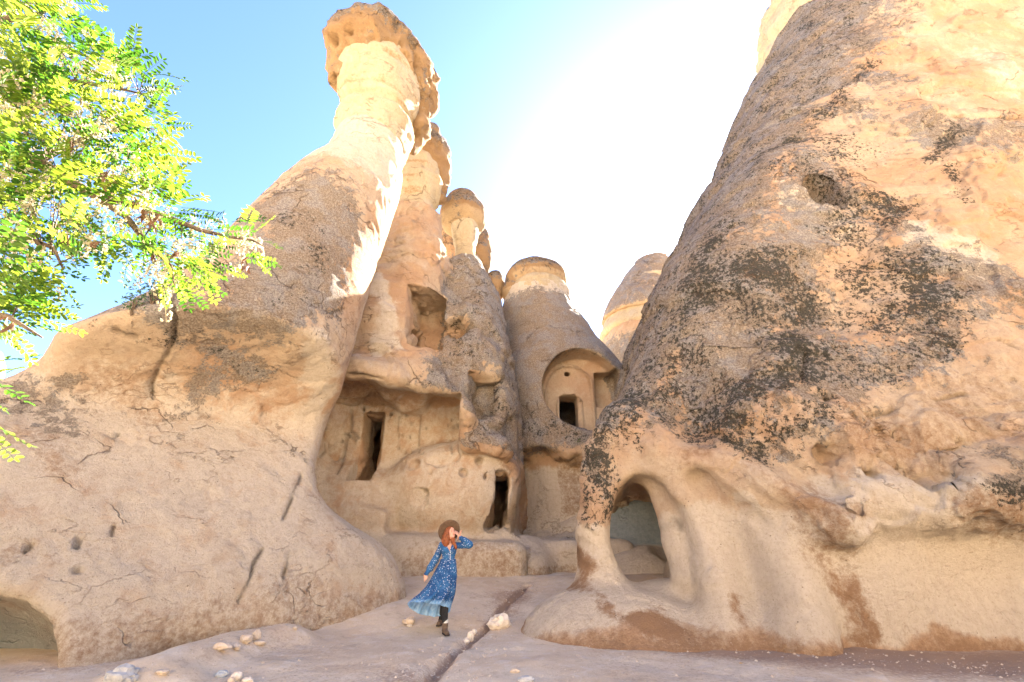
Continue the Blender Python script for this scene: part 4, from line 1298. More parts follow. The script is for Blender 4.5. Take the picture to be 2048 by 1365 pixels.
HOL = [((90, 560), 45), ((185, 105), 14), ((250, 520), 30), ((60, 185), 12), ((215, 215), 14), ((10, 565), 14), ((330, 470), 16), ((25, 150), 10)]
for poly, n, D, sp in POLY:
    xs = [p[0] for p in poly]; ys = [p[1] for p in poly]
    k = 0
    while k < n:
        x, y = r.uniform(min(xs), max(xs)), r.uniform(min(ys), max(ys))
        if not inside(x, y, poly): continue
        if any(math.hypot(x - h[0][0], y - h[0][1]) < h[1] for h in HOL): continue
        k += 1
        items.append((x, y, D + r.uniform(-sp, sp) * 0.6))
tw = MB()
placed = []
for x, y, D in items:
    p = atD(x, y, D)
    # leaves point away from the nearest stem, mostly right and down
    q = bpts[np.argmin(np.linalg.norm(bpts - p, axis=1))]
    o = p - q; on = o / (np.linalg.norm(o) + 1e-6)
    d = on * 0.9 + np.array([0.75, 0.1, -0.12]) + np.array([r.gauss(0, .5), r.gauss(0, .5), r.gauss(0, .35)])
    d /= np.linalg.norm(d)
    if r.random() < 0.28:
        m_ = q + o * 0.5 + np.array([0, 0, 0.03]); tw.tube([q, m_, p], 0.004, 0.0015, 3)
    placed.append((p, d, r.random(), y))
placed.sort(key=lambda t: np.linalg.norm(t[0] - [0, 0, CAMZ]))
def orient(d, roll):
    z = Vector((0, 0, 1)); x = Vector(d)
    y = z.cross(x).normalized(); z2 = x.cross(y).normalized()
    return Matrix((x, y, z2)).transposed().to_4x4() @ Matrix.Rotation(roll, 4, 'X')
rest = MB(); nl = 0; restv = []; restf = []; off = 0
for k, (p, d, u, y) in enumerate(placed):
    mi = r.randrange(len(LM))
    rot = orient(d, r.gauss(0, 0.6)); sc = r.uniform(0.9, 1.4)
    if nl < 290:
        child_mesh('leaf', LM[mi], tree, p, rot, sc); nl += 1
    else:
        Rm = np.array(rot)[:3, :3]
        V = np.array(LP[mi].v) * sc @ Rm.T + p
        restv.append(V); restf += [tuple(i + off for i in f) for f in LP[mi].f]; off += len(V)
o = link_mesh('leaf_mass', np.concatenate(restv), restf, M['leaf'], tree, smooth=False); o['kind'] = 'stuff'
o = child_mesh('twig_mass', tw.mesh('twig_mass', M['bark']), tree, (0, 0, 0)); o['kind'] = 'stuff'
fl = r.sample(placed, 290)
for p, d, u, y in fl:
    if y > 580: continue
    child_mesh('flower_cluster', FM[r.randrange(4)], tree, p + np.array([r.gauss(0, .05), r.gauss(0, .05), -.02]), Matrix.Rotation(r.gauss(0, .5), 4, 'X') @ Matrix.Rotation(r.gauss(0, .5), 4, 'Y') @ Matrix.Rotation(r.uniform(0, 6), 4, 'Z'), r.uniform(0.9, 1.5))
for x, y in ((120, 205), (145, 210), (225, 370), (235, 355), (215, 350), (295, 430), (310, 440), (285, 420), (320, 425), (490, 520), (500, 528), (200, 480), (140, 475), (130, 270), (165, 250), (230, 240), (265, 400), (355, 510), (300, 500), (20, 640), (215, 340)):
    for k in range(2):
        child_mesh('seed_pod', PM[r.randrange(4)], tree, atD(x + r.uniform(-8, 8), y + r.uniform(-8, 8), 3.1 + r.uniform(-.1, .2)), Matrix.Rotation(r.uniform(0, 6), 4, 'Z'), r.uniform(0.8, 1.2))

# ------------------------------------------------------------------ small shrubs rooted in the rocks
def shrub(x, y, f, w, h, n, label, seed):
    p = march(f, x, y)
    rr = random.Random(seed)
    if p is None: return
    t = empty('shrub', tuple(p), label, 'shrub', 'shrubs rooted in the rocks')
    sm, lm = MB(), MB()
    for k in range(9):
        e = p + np.array([rr.uniform(-w, w) * .8, rr.uniform(-w, w) * .5, rr.uniform(0.4, 1.0) * h])
        sm.tube([p - [0, 0, .1], p + (e - p) * .5 + [0, 0, .05], e], 0.012, 0.004, 4)
    for k in range(n):
        c = p + np.array([rr.gauss(0, w * .45), rr.gauss(0, w * .4), abs(rr.gauss(h * .5, h * .3))])
        d1 = np.array([rr.gauss(0, 1) for _ in range(3)]); d1 /= np.linalg.norm(d1)
        d2 = np.cross(d1, [rr.gauss(0, 1) for _ in range(3)]); d2 /= np.linalg.norm(d2)
        s_ = rr.uniform(0.02, 0.045)
        lm.add([c - d1 * s_, c + d2 * s_ * .45, c + d1 * s_, c - d2 * s_ * .45], [(0, 1, 2, 3)])
    child_mesh('stem', sm.mesh('stem', M['bark']), t, (0, 0, 0))
    o = child_mesh('foliage', lm.mesh('foliage', M['shrub'], False), t, (0, 0, 0)); o['kind'] = 'stuff'
shrub(305, 606, fA, 0.38, 0.55, 420, 'grey-green shrub on the ridge of the left chimney, just under the branches', 1)
shrub(265, 622, fA, 0.25, 0.35, 160, 'thin sparse shrub on the left ridge, lower than its neighbour', 2)
shrub(45, 728, fA, 0.3, 0.35, 300, 'dark low shrub on the left ridge near the edge of the photo', 3)
shrub(1384, 432, fE, 0.2, 0.3, 90, 'bright green sprig on the grey shoulder of the right rock', 4)
shrub(1158, 886, fC, 0.14, 0.16, 120, 'little green weed beside the steps under the chapel door', 5)
shrub(1335, 520, fE, 0.18, 0.2, 60, 'tiny tuft on the edge of the right rock above the distant cone', 6)

# ------------------------------------------------------------------ loose stones
def stone_mat(name, a, b): return plain_mat(name, a, b, 12, 0.95, 0.01, 0.15)
M['stone_tan'] = stone_mat('tan_stone', (0.42, 0.33, 0.235), (0.50, 0.42, 0.33))
M['stone_white'] = stone_mat('white_stone', (0.50, 0.43, 0.34), (0.60, 0.54, 0.45))
M['stone_grey'] = stone_mat('grey_stone', (0.30, 0.30, 0.29), (0.42, 0.41, 0.38))
M['stone_blue'] = stone_mat('blue_stone', (0.25, 0.28, 0.30), (0.36, 0.38, 0.39))
def solve_ground(px, py):
    d = ray(px, py); t = 3.0
    ts = np.arange(3, 16, 0.02)
    P = np.array([0, 0, CAMZ]) + ts[:, None] * d
    z = ground_z(P[:, 0], P[:, 1])
    k = np.argmax(P[:, 2] < z)
    p = P[k]; p[2] = z[k]
    return p
def stone(px, py, w, h, dp, mat, label, seed, group='loose stones on the ground'):
    p = solve_ground(px, py + h * 0.45)
    s = np.linalg.norm(p - np.array([0, 0, CAMZ])) / FPX
    bm = bmesh.new(); bmesh.ops.create_icosphere(bm, subdivisions=3, radius=1.0)
    V = np.array([v.co[:] for v in bm.verts], dtype=np.float32)
    n = fbm(V + seed * 3.7, 1.1, 3, seed)
    V = V * (1 + 0.6 * n)[:, None]
    q = np.round(V * 2.2) / 2.2
    V = V * 0.6 + q * 0.4
    V *= np.array([w * s / 2, dp * s / 2, h * s / 2]) * 0.70
    V[:, 2] = np.maximum(V[:, 2], -h * s * 0.36)
    for v, c in zip(bm.verts, V): v.co = c
    me = bpy.data.meshes.new('stone'); bm.to_mesh(me); bm.free()
    me.polygons.foreach_set('use_smooth', np.full(len(me.polygons), False, dtype=bool))
    me.materials.append(M[mat])
    o = bpy.data.objects.new('stone', me); o.location = p + np.array([0, 0, h * s * 0.26]); col.objects.link(o)
    tag(o, label, 'stone', group)
ST = [(998, 1241, 50, 32, 40, 'stone_white', 'largest pale stone beside the channel, left of the arch mound'),
 (818, 1241, 26, 22, 22, 'stone_tan', 'tan wedge stone on the ground left of the woman'),
 (819, 1251, 15, 5, 8, 'stone_white', 'white chip just in front of the tan wedge stone'),
 (941, 1272, 16, 22, 14, 'stone_white', 'upright white fragment standing in the channel'),
 (932, 1281, 14, 12, 12, 'stone_white', 'small white fragment lying lower in the channel'),
 (948, 1262, 12, 12, 10, 'stone_white', 'small white fragment lying higher in the channel'),
 (490, 1279, 26, 18, 20, 'stone_tan', 'tan stone tucked under the left rock beside two others, middle one'),
 (511, 1273, 20, 20, 18, 'stone_tan', 'rightmost rounded tan stone under the left rock'),
 (470, 1292, 24, 14, 18, 'stone_tan', 'flat tan stone under the left rock, nearest its crack'),
 (438, 1295, 40, 14, 24, 'stone_tan', 'long low stone under the left rock, leftmost of the row'),
 (518, 1286, 26, 10, 18, 'stone_tan', 'flat pinkish stone in front of the row under the left rock'),
 (442, 1349, 22, 14, 14, 'stone_blue', 'bluish stone at the bottom edge, left of two white ones'),
 (473, 1353, 22, 18, 18, 'stone_white', 'white angular stone at the bottom edge beside the bluish one'),
 (496, 1361, 24, 12, 14, 'stone_white', 'white stone at the bottom edge, rightmost of three'),
 (461, 1361, 14, 12, 12, 'stone_tan', 'small tan stone between the bluish and white ones'),
 (240, 1358, 60, 34, 50, 'stone_grey', 'grey boulder wedged under the lower left rock'),
 (1050, 1358, 34, 14, 22, 'stone_grey', 'grey stone at the bottom edge right of the channel'),
 (1030, 1343, 20, 8, 12, 'stone_tan', 'flat tan stone at the bottom right of the channel'),
 (322, 1348, 24, 10, 16, 'stone_tan', 'flat tan stone on the raised tongue at lower left'),
 (608, 1246, 14, 12, 12, 'stone_white', 'small pale stone by the foot of the left rock, right one'),
 (632, 1238, 14, 18, 12, 'stone_tan', 'upright tan stone by the foot of the left rock'),
 (590, 1256, 12, 8, 10, 'stone_tan', 'small tan stone by the foot of the left rock, left one'),
]
for k, a in enumerate(ST): stone(*a, k + 1)
# scattered gravel, too many to count
def gravel():
    rr = random.Random(3); V = []; F = []
    base = [(1, 0, 0), (-1, 0, 0), (0, 1, 0), (0, -1, 0), (0, 0, 1), (0, 0, -1)]
    fc = [(0, 2, 4), (2, 1, 4), (1, 3, 4), (3, 0, 4), (2, 0, 5), (1, 2, 5), (3, 1, 5), (0, 3, 5)]
    pts = []
    for k in range(5200):
        x, y = rr.uniform(-5.5, 6.5), 5.6 + 7 * rr.random() ** 1.6
        if rr.random() < 0.35:
            c = CHAN[rr.randrange(1, len(CHAN))]; x, y = c[0] + rr.gauss(0, .35), c[1] + rr.gauss(0, .35)
        elif rr.random() < 0.45:
            L_ = AFOOT if rr.random() < .5 else EFOOT
            i_ = rr.randrange(len(L_) - 1); t_ = rr.random(); c = L_[i_] * (1 - t_) + L_[i_ + 1] * t_
            x, y = c[0] + rr.gauss(0, .3) + (0.25 if L_ is AFOOT else 0), c[1] + rr.gauss(0, .25) - (0 if L_ is AFOOT else 0.2)
        pts.append((x, y))
    z = ground_z(np.array([p[0] for p in pts]), np.array([p[1] for p in pts]))
    for (x, y), zz in zip(pts, z):
        s_ = 0.004 + 0.026 * rr.random() ** 5
        o_ = len(V)
        for b in base: V.append((x + b[0] * s_ * rr.uniform(.6, 1.3), y + b[1] * s_ * rr.uniform(.6, 1.3), zz + b[2] * s_ * rr.uniform(.3, .8)))
        F += [tuple(i + o_ for i in f) for f in fc]
    return V, F
gv, gf = gravel()
o = link_mesh('gravel', gv, gf, M['stone_tan'], None, smooth=False); tag(o, 'fine tan gravel scattered over the rock floor', 'gravel', kind='stuff')
# fallen yellow leaf
p = solve_ground(1483, 1329)
lf = MB(); lf.add([(-.03, 0, .004), (-.01, .016, .012), (.03, 0, .006), (-.01, -.016, .012), (0, 0, .004)], [(0, 1, 4), (1, 2, 4), (2, 3, 4), (3, 0, 4)])
M['yellow'] = plain_mat('yellow_leaf', (0.55, 0.26, 0.02), (0.6, 0.35, 0.03), 30)
o = bpy.data.objects.new('fallen_leaf', lf.mesh('fallen_leaf', M['yellow'])); o.location = p + np.array([0, 0, .004]); col.objects.link(o)
tag(o, 'single orange-yellow leaf lying on the brown ground at lower right', 'leaf')
# ------------------------------------------------------------------ the woman
_YS = np.arange(8.0, 11.0, 0.01)
_c = np.array([atY(892, 1266, y) for y in _YS])
_k = np.argmax(_c[:, 2] < ground_z(_c[:, 0], _c[:, 1]))
PY0 = float(_YS[_k])
def c3(x, y, dy=0.0): return atY(770 + x * 0.1978, 1020 + y * 0.1978, PY0 + dy)
PXM = 0.1978 * np.linalg.norm(c3(640, 600) - np.array([0, 0, CAMZ])) / FPX * 0.93   # metres per crop pixel
pgrp = empty('person', tuple(c3(620, 1235) * np.array([1, 1, 0]) + np.array([0, 0, c3(620, 1240)[2]])), 'woman in long blue floral dress, brown hat and boots walking on the rock floor', 'person')
M['skin'] = plain_mat('skin', (0.52, 0.27, 0.18), (0.56, 0.31, 0.22), 10, 0.5)
M['hair'] = plain_mat('auburn_hair', (0.12, 0.03, 0.008), (0.26, 0.075, 0.02), 30, 0.45)
M['hat'] = plain_mat('brown_felt', (0.085, 0.052, 0.032), (0.12, 0.075, 0.045), 20, 0.9)
M['legging'] = plain_mat('black_legging', (0.012, 0.012, 0.014), (0.02, 0.02, 0.022), 20, 0.8)
M['boot'] = plain_mat('brown_leather', (0.085, 0.055, 0.035), (0.14, 0.095, 0.06), 20, 0.6)
M['sole'] = plain_mat('rubber_sole', (0.02, 0.016, 0.014), (0.03, 0.025, 0.02), 20, 0.8)
M['sock'] = plain_mat('pale_sock', (0.45, 0.45, 0.42), (0.55, 0.55, 0.5), 40, 0.9)
M['darkeye'] = plain_mat('dark_brown_eye', (0.03, 0.015, 0.01), (0.05, 0.02, 0.015), 20, 0.3)
M['lip'] = plain_mat('lip', (0.40, 0.10, 0.09), (0.45, 0.13, 0.11), 20, 0.5)
M['button'] = plain_mat('pearl_button', (0.7, 0.66, 0.6), (0.75, 0.72, 0.68), 20, 0.4)
def dress_mat():
    m, nt, b, out = new_mat('blue_floral_fabric'); g = NB(nt)
    co = g.coord()
    n = g.noise(co, 5, 3)
    base = g.mix(g.ramp(n, 0.4, 0.6), (0.02, 0.075, 0.20), (0.035, 0.125, 0.28))
    v = g.voro(co, 36.0)
    dots = g.math('MULTIPLY', g.ramp(v.outputs['Distance'], 0.2, 0.34, 1, 0), g.ramp(v.outputs['Color'], 0.25, 0.4))
    c = g.mix(g.math('MULTIPLY', dots, 0.85), base, (0.55, 0.62, 0.72))
    v2 = g.voro(g.mapping(co, (1, 1, 1)), 52.0)
    d2 = g.math('MULTIPLY', g.ramp(v2.outputs['Distance'], 0.15, 0.3, 1, 0), g.ramp(v2.outputs['Color'], 0.5, 0.6))
    c = g.mix(g.math('MULTIPLY', d2, 0.55), c, (0.30, 0.42, 0.62))
    c = g.mix(g.attr('hem'), c, g.mix(g.ramp(g.noise(co, 40, 3), 0.4, 0.6), (0.16, 0.34, 0.58), (0.30, 0.47, 0.66)))
    bf = nt.nodes.new('ShaderNodeNewGeometry').outputs['Backfacing']
    c = g.mix(bf, c, g.mix(g.ramp(g.noise(co, 12, 3), 0.4, 0.6), (0.20, 0.38, 0.62), (0.32, 0.50, 0.70)))
    nt.links.new(c, b.inputs['Base Color']); b.inputs['Roughness'].default_value = 0.85
    b.inputs['Specular IOR Level'].default_value = 0.15
    tr = nt.nodes.new('ShaderNodeBsdfTranslucent'); nt.links.new(c, tr.inputs[0])
    mx = nt.nodes.new('ShaderNodeMixShader'); mx.inputs[0].default_value = 0.22
    nt.links.new(b.outputs[0], mx.inputs[1]); nt.links.new(tr.outputs[0], mx.inputs[2]); nt.links.new(mx.outputs[0], out.inputs[0])
    return m
M['dress'] = dress_mat()
def sdf_part(name, f, lo, hi, h, mat, parent, it=1, attrs=None):
    V, F = polygonise(f, lo, hi, h)
    V = project(f, V, it, eps=h * .3)
    return link_mesh(name, V, F, mat, parent, attrs=attrs(V) if attrs else None)
NK = c3(655, 318); HD = c3(668, 232, -0.03)
SHR, SHL = c3(575, 355), c3(712, 362)          # her right (image left), her left
CH, WA, HI = c3(645, 400), c3(640, 500), c3(640, 600, 0.02)
ELR, WRR = c3(512, 505, 0.05), c3(421, 643, -0.02)
ELL, WRL = c3(852, 352, 0.02), c3(770, 286, -0.05)
def fingers(P, palm, dirs, L):
    d = None
    for a, b_, c_, r_ in dirs:
        e = caps(P, palm + a, palm + b_, r_, r_ * .95); e = smin(e, caps(P, palm + b_, palm + c_, r_ * .95, r_ * .8), .003)
        d = e if d is None else np.minimum(d, e)
    return d
def hand(P, wrist, fwd, side, up, curl=0.4):
    """palm along fwd, fingers spread along side, curling towards up"""
    fwd, side, up = [np.array(v) / np.linalg.norm(v) for v in (fwd, side, up)]
    pc = wrist + fwd * 0.045
    Mx = np.stack([side, up, fwd], 1).astype(np.float32)
    Q = (P - pc.astype(np.float32)) @ Mx
    k0 = np.sqrt(np.sum((Q / np.array([.038, .016, .05], dtype=np.float32)) ** 2, 1)); d = (k0 - 1) * 0.016
    d = smin(d, caps(P, wrist - fwd * 0.03, wrist + fwd * 0.02, .024, .022), .02)
    for k, L in enumerate((0.058, 0.072, 0.078, 0.068)):
        b0 = pc + side * (-0.03 + 0.02 * k) + fwd * 0.035
        b1 = b0 + (fwd * (1 - curl * .4) + up * curl * .6 + side * (k - 1.5) * 0.06) * L * .5
        b2 = b1 + (fwd * (1 - curl) + up * curl) * L * .5
        e = smin(caps(P, b0, b1, .0095, .0088), caps(P, b1, b2, .0088, .0075), .004)
        d = smin(d, e, .007)
    t0 = pc + side * 0.03 - fwd * 0.01
    t1 = t0 + (side * .7 + fwd * .6 + up * .3) * 0.035; t2 = t1 + (fwd * .9 + side * .2 + up * .2) * 0.03
    return smin(d, smin(caps(P, t0, t1, .012, .010), caps(P, t1, t2, .010, .008), .004), .01)
FACE = np.array([0.52, -0.80, 0.28]); FACE /= np.linalg.norm(FACE)         # looks up to the right of the picture
FUP = np.array([-0.25, 0.22, 0.94]); FUP -= FACE * (FUP @ FACE); FUP /= np.linalg.norm(FUP)
FS = np.cross(FACE, FUP)
def fl_(a, b_, c_): return HD + FS * a + FACE * b_ + FUP * c_
def f_body(P):
    HM = np.stack([FS, FACE, FUP], 1).astype(np.float32)
    Q = (P - HD.astype(np.float32)) @ HM
    def e(c, r_):
        q = Q - np.array(c, dtype=np.float32); r_ = np.array(r_, dtype=np.float32)
        k0 = np.sqrt(np.sum((q / r_) ** 2, 1)) + 1e-6; k1 = np.sqrt(np.sum((q / r_ ** 2) ** 2, 1)) + 1e-6
        return k0 * (k0 - 1) / k1
    d = e((0, -.012, .02), (.070, .088, .088))
    d = smin(d, e((0, .022, -.045), (.050, .055, .062)), .03)
    d = smin(d, e((0, .066, -.088), (.018, .016, .016)), .02)      # chin
    d = smin(d, e((0, .092, -.018), (.010, .014, .022)), .012)     # nose
    d = smin(d, e((0, .078, -.052), (.022, .010, .009)), .008)     # mouth
    for s_ in (-1, 1):
        d = smax(d, -e((s_ * .028, .088, .005), (.014, .010, .009)), .008)
        d = smin(d, e((s_ * .070, -.01, -.01), (.008, .018, .028)), .005)
        d = smin(d, e((s_ * .035, .055, -.03), (.022, .022, .022)), .015)
    d = smin(d, caps(P, NK + [0, 0, -.02], HD + np.array([0, .0, -.05]), .046, .043), .02)
    # torso
    d = smin(d, caps(P, SHR + [.03, 0, -.01], SHL + [-.03, 0, -.01], .045, .045), .04)
    d = smin(d, ell(P, CH + [0, 0, -.02], (.125, .085, .13)), .05)
    d = smin(d, ell(P, WA, (.095, .075, .12)), .06)
    d = smin(d, ell(P, HI, (.14, .10, .12)), .06)
    # arms
    d = smin(d, caps(P, SHR, ELR, .042, .033), .02); d = smin(d, caps(P, ELR, WRR, .034, .022), .015)
    d = smin(d, caps(P, SHL, ELL, .042, .034), .02); d = smin(d, caps(P, ELL, WRL, .034, .022), .015)
    fr = c3(385, 715, -.04) - WRR
    d = smin(d, hand(P, WRR + fr * .12, fr, (0.8, -.5, .2), (0.3, .8, -.3), 0.45), .01)
    fl2 = c3(735, 235, -.03) - WRL
    d = smin(d, hand(P, WRL + fl2 * .12, fl2, (-0.5, -.8, .1), (-.7, .2, .3), 0.35), .01)
    # legs down to the boots
    K1, A1 = c3(612, 880, -.10), c3(606, 1150, -.05)
    K2, A2 = c3(600, 900, .15), c3(566, 1125, .35)
    d = smin(d, caps(P, c3(665, 640), K1, .08, .052), .04); d = smin(d, caps(P, K1, A1, .052, .034), .02)
    d = smin(d, caps(P, c3(610, 640, .03), K2, .08, .052), .04); d = smin(d, caps(P, K2, A2, .052, .034), .02)
    return d
lo = c3(360, 1260) - [0.0, .35, 0.02]; hi = c3(900, 130) + [0, .6, 0]
sdf_part('body', f_body, lo, hi, 0.0085, M['skin'], pgrp)
# bodice and sleeves
def f_dress(P):
    d = smin(caps(P, SHR + [.03, 0, -.015], SHL + [-.03, 0, -.015], .056, .056), ell(P, CH + [0, 0, -.01], (.140, .102, .145)), .04)
    d = smin(d, ell(P, CH + np.array([-.055, -.075, -.01]), (.055, .045, .055)), .03)
    d = smin(d, ell(P, CH + np.array([.055, -.075, -.01]), (.055, .045, .055)), .03)
    d = smin(d, ell(P, WA + [0, 0, .01], (.112, .09, .12)), .05)
    d += 0.006 * vnoise(P * 16.0) + 0.004 * vnoise(P * np.array([40, 40, 14], dtype=np.float32))
    # V neck
    ap = c3(660, 425); t = (P[:, 2] - ap[2])
    vx = np.abs(P[:, 0] - (ap[0] + (NK[0] - ap[0]) * np.clip(t / .12, 0, 1))) - t * 0.42
    d = smax(d, -np.maximum(vx, np.maximum(-t, P[:, 1] - (PY0 + .02))), .006)
    d = np.maximum(d, c3(640, 525)[2] - P[:, 2])
    for S_, E_, W_ in ((SHR, ELR, WRR), (SHL, ELL, WRL)):
        d = smin(d, caps(P, S_, E_, .055, .062), .02)
        mid = E_ + (W_ - E_) * .62
        d = smin(d, caps(P, E_, mid, .064, .058), .03)
        d = smin(d, caps(P, mid, W_, .054, .030), .02)
        d = smin(d, caps(P, W_ - (W_ - E_) * .06, W_ + (W_ - E_) * .02, .033, .040), .006)
    d += 0.005 * vnoise(P * 21.0)
    d = np.maximum(d, np.minimum(P[:, 2] - c3(640, 338)[2], 0.5) - 10 * (np.abs(P[:, 0] - NK[0]) > .085))
    return d
dress = sdf_part('dress', f_dress, lo, hi, 0.010, M['dress'], pgrp, attrs=lambda V: {'hem': np.zeros(len(V))})
# skirt: rings from the waist to the wind-blown hem
rings = [  # y, left(x,y), right(x,y), front dy(px), back dy(px), depth m, folds
 ((562, 498), (716, 498), 0, 0, .095, 0), ((548, 540), (722, 540), 3, 0, .12, .01), ((505, 620), (727, 610), 6, 2, .15, .02), ((462, 700), (727, 690), 8, 5, .19, .035),
 ((415, 775), (720, 775), 8, 12, .23, .05), ((392, 800), (716, 805), 8, 15, .24, .03), ((345, 850), (706, 860), 6, 25, .27, .07), ((290, 892), (688, 915), 0, 45, .29, .085), ((258, 918), (672, 955), -12, 62, .29, .09), ((228, 945), (660, 1010), -38, 92, .28, .10)]
NS = 180
SV = []; SH_ = []
for i, (l, r_, fy, by, dp, fo) in enumerate(rings):
    for k in range(NS):
        a = 2 * math.pi * k / NS
        u = 0.5 - 0.5 * math.cos(a)              # 0 left .. 1 right
        front = math.sin(a)                      # >0 towards the camera
        x = l[0] + (r_[0] - l[0]) * u; y = l[1] + (r_[1] - l[1]) * (u ** 0.8)
        f_ = abs(front)
        y += (fy if front > 0 else by) * f_
        fold = fo * (math.sin(a * 9 + 1.3 + i * .12) * .5 + math.sin(a * 17 + 2 + i * .2) * .3 + math.sin(a * 31) * .14)
        p = c3(x, y, -front * dp * (1 + fold * 2.2))
        p[0] += fold * math.cos(a) * -.35 * dp
        p[2] += fold * .10 * (i > 4)
        SV.append(p); SH_.append({9: 1.0, 8: 0.75}.get(i, 0.0) * (1.0))
# refine between rings
SV = np.array(SV).reshape(len(rings), NS, 3); SHa = np.array(SH_).reshape(len(rings), NS)
t_old = np.arange(len(rings)); t_new = np.linspace(0, len(rings) - 1, 55)
SV2 = np.stack([[np.interp(t_new, t_old, SV[:, k, c]) for k in range(NS)] for c in range(3)], -1).transpose(1, 0, 2)
SH2 = np.stack([np.interp(t_new, t_old, SHa[:, k]) for k in range(NS)], 1)
idx_ = np.arange(55 * NS).reshape(55, NS)
SF_ = np.stack([idx_[:-1], np.roll(idx_, -1, 1)[:-1], np.roll(idx_, -1, 1)[1:], idx_[1:]], -1).reshape(-1, 4)[:, ::-1]
flat = SV2.reshape(-1, 3).astype(np.float32)
flat += (fbm(flat, .06, 2, 3) * .004)[:, None]
c_ = flat.mean(0); nrm_ = np.cross(flat[SF_[0, 2]] - flat[SF_[0, 0]], flat[SF_[0, 3]] - flat[SF_[0, 1]])
q0 = flat[SF_].mean(1); nn = np.cross(flat[SF_[:, 2]] - flat[SF_[:, 0]], flat[SF_[:, 3]] - flat[SF_[:, 1]])
if np.mean(np.sum(nn * (q0 - c_), 1) > 0) < 0.5: SF_ = SF_[:, ::-1]
sk = link_mesh('skirt', flat, SF_, M['dress'], pgrp, attrs={'hem': SH2.ravel()})
sk.parent = pgrp
# hair
def f_hair(P):
    HM = np.stack([FS, FACE, FUP], 1).astype(np.float32)
    Q = (P - HD.astype(np.float32)) @ HM
    q = Q - np.array((0, -.035, .03), dtype=np.float32); r_ = np.array((.088, .092, .095), dtype=np.float32)
    d = (np.sqrt(np.sum((q / r_) ** 2, 1)) - 1) * .088
    d = smax(d, (Q[:, 1] - (.035 + .4 * np.maximum(Q[:, 2] - .03, 0))), .01)
    for pts, r0, r1 in (([(628, 215), (610, 265), (600, 310), (612, 355)], .045, .03), ([(640, 200), (622, 260), (628, 320), (622, 362)], .04, .022), ([(655, 190), (635, 240), (640, 300), (640, 345)], .035, .015),
                        ([(600, 270), (585, 310), (592, 350)], .03, .018), ([(690, 285), (697, 330), (715, 375), (718, 392)], .03, .012), ([(680, 290), (685, 330), (702, 360)], .028, .015)):
        P3 = [c3(x, y, -.05 if i < 1 else -.075) for i, (x, y) in enumerate(pts)]
        for i in range(len(P3) - 1):
            ra = r0 + (r1 - r0) * i / (len(P3) - 1); rb = r0 + (r1 - r0) * (i + 1) / (len(P3) - 1)
            d = smin(d, caps(P, P3[i], P3[i + 1], ra, rb), .015)
    w = P.copy(); w[:, 0] += .012 * np.sin(P[:, 2] * 60)
    d += .010 * vnoise(w * np.array([75, 75, 9], dtype=np.float32)) + .004 * vnoise(w * np.array([150, 150, 20], dtype=np.float32))
    return d
sdf_part('hair', f_hair, HD - [.35, .3, .45], HD + [.35, .3, .25], 0.007, M['hair'], pgrp)
# hat: brim and crown turned on one axis
hn = np.array([-0.34, 0.86, 0.42]); hn /= np.linalg.norm(hn)      # crown direction
hx = np.cross(hn, [0, 0, 1]); hx /= np.linalg.norm(hx); hy = np.cross(hn, hx)
hc = c3(648, 212, -.03)
prof = [(.0, .128), (.05, .126), (.072, .112), (.080, .08), (.086, .02), (.088, .006), (.12, .004), (.150, -.004), (.166, -.001), (.167, -.004), (.150, -.009), (.12, -.003), (.088, -.002), (.080, .0)]
HV = []; 
for i, (r_, z_) in enumerate(prof):
    for k in range(48):
        a = 2 * math.pi * k / 48
        z2 = z_ + (0.012 * math.cos(2 * a) if r_ > .1 else 0) - (0.018 * max(0, math.cos(a)) if (z_ > .1 and r_ < .06) else 0)
        HV.append(hc + (hx * r_ * math.cos(a) * .95 + hy * r_ * math.sin(a)) * (1.28 if r_ > .1 else 1) + hn * z2)
HF = [(i * 48 + k, i * 48 + (k + 1) % 48, (i + 1) * 48 + (k + 1) % 48, (i + 1) * 48 + k) for i in range(len(prof) - 1) for k in range(48)]
link_mesh('hat', np.array(HV), np.array(HF), M['hat'], pgrp)
# face details
def blob(name, c, r_, mat, ax=(FS, FACE, FUP)):
    bm = bmesh.new(); bmesh.ops.create_uvsphere(bm, u_segments=12, v_segments=8, radius=1)
    V = np.array([v.co[:] for v in bm.verts]); F = [[v.index for v in f.verts] for f in bm.faces]; bm.free()
    V = c + V[:, :1] * r_[0] * ax[0] + V[:, 1:2] * r_[1] * ax[1] + V[:, 2:] * r_[2] * ax[2]
    return link_mesh(name, V, F, mat, pgrp)
for s_ in (-1, 1):
    blob('eye', fl_(s_ * .028, .079, .005), (.013, .006, .0055), M['darkeye'])
    blob('eyebrow', fl_(s_ * .03, .082, .024), (.018, .004, .003), M['hair'])
blob('lips', fl_(0, .085, -.052), (.018, .006, .006), M['lip'])
I3 = (np.array([1., 0, 0]), np.array([0, 1., 0]), np.array([0, 0, 1.]))
for k in range(5): blob('button', c3(661, 430 + k * 19, -.125 + .008 * k), (.008, .005, .008), M['button'], I3)
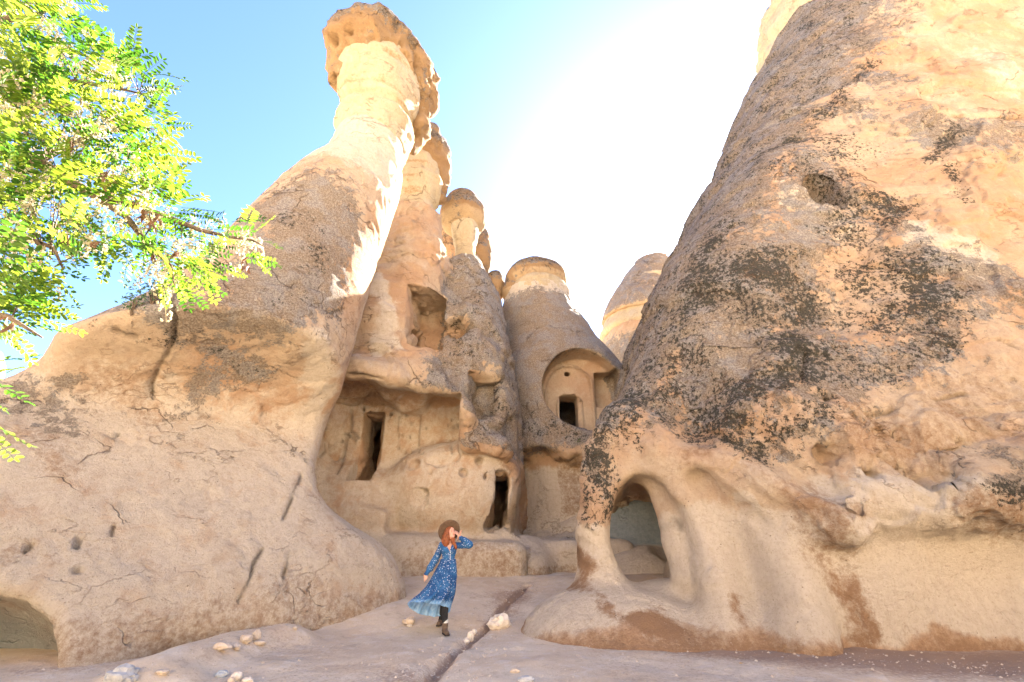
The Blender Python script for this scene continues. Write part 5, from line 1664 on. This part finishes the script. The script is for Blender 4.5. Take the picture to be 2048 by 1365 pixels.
# leggings, socks, boots
K1, A1, K2, A2 = c3(612, 880, -.10), c3(606, 1150, -.05), c3(600, 900, .15), c3(566, 1125, .35)
for K, A in ((K1, A1), (K2, A2)):
    sdf_part('legging', lambda P, K=K, A=A: caps(P, K, A, .060, .046), np.minimum(K, A) - .1, np.maximum(K, A) + .1, .012, M['legging'], pgrp)
def boot(A, toe, heelz, mat):
    A = np.array(A); toe = np.array(toe)
    d_ = toe - A; d_[2] = 0; L = np.linalg.norm(d_); d_ /= L
    g0 = heelz
    def f(P):
        d = caps(P, A + [0, 0, .02], np.array([A[0], A[1], g0 + .07]), .052, .045)
        d = smin(d, caps(P, np.array([A[0], A[1], g0 + .05]) - d_ * .02, np.array([*(A + d_ * .15)[:2], g0 + .038]), .042, .038), .035)
        d = np.maximum(d, g0 + .018 - P[:, 2])
        return np.maximum(d, P[:, 2] - (A[2] + .04))
    b_ = sdf_part('boot', f, np.array([A[0] - .25, A[1] - .3, g0 - .01]), np.array([A[0] + .25, A[1] + .25, A[2] + .12]), .009, mat, pgrp)
    def fs(P):
        s_ = P.copy(); s_[:, 2] = 0
        a_ = np.array([A[0], A[1], 0]) - d_ * .02; b2 = np.array([*(A + d_ * .16)[:2], 0])
        return np.maximum(caps(s_, a_, b2, .045, .044), np.abs(P[:, 2] - (g0 + .010)) - .011)
    s_ = sdf_part('sole', fs, np.array([A[0] - .25, A[1] - .3, g0 - .02]), np.array([A[0] + .25, A[1] + .25, g0 + .05]), .008, M['sole'], pgrp)
    loc = s_.location.copy(); s_.parent = b_
g1 = float(ground_z(np.array([A1[0]]), np.array([A1[1]]))[0]); g2 = float(ground_z(np.array([A2[0]]), np.array([A2[1]]))[0])
B1 = c3(608, 1165, -.05); B2 = c3(566, 1128, .35)
boot(B1, B1 + np.array([.07, -.17, 0]), g1 - .005, M['boot'])
boot(B2, B2 + np.array([-.02, -.17, 0]), g2, M['boot'])
sdf_part('sock', lambda P: caps(P, B1 + [0, 0, .02], B1 + [0, 0, .065], .050, .052), B1 - .15, B1 + .15, .010, M['sock'], pgrp)
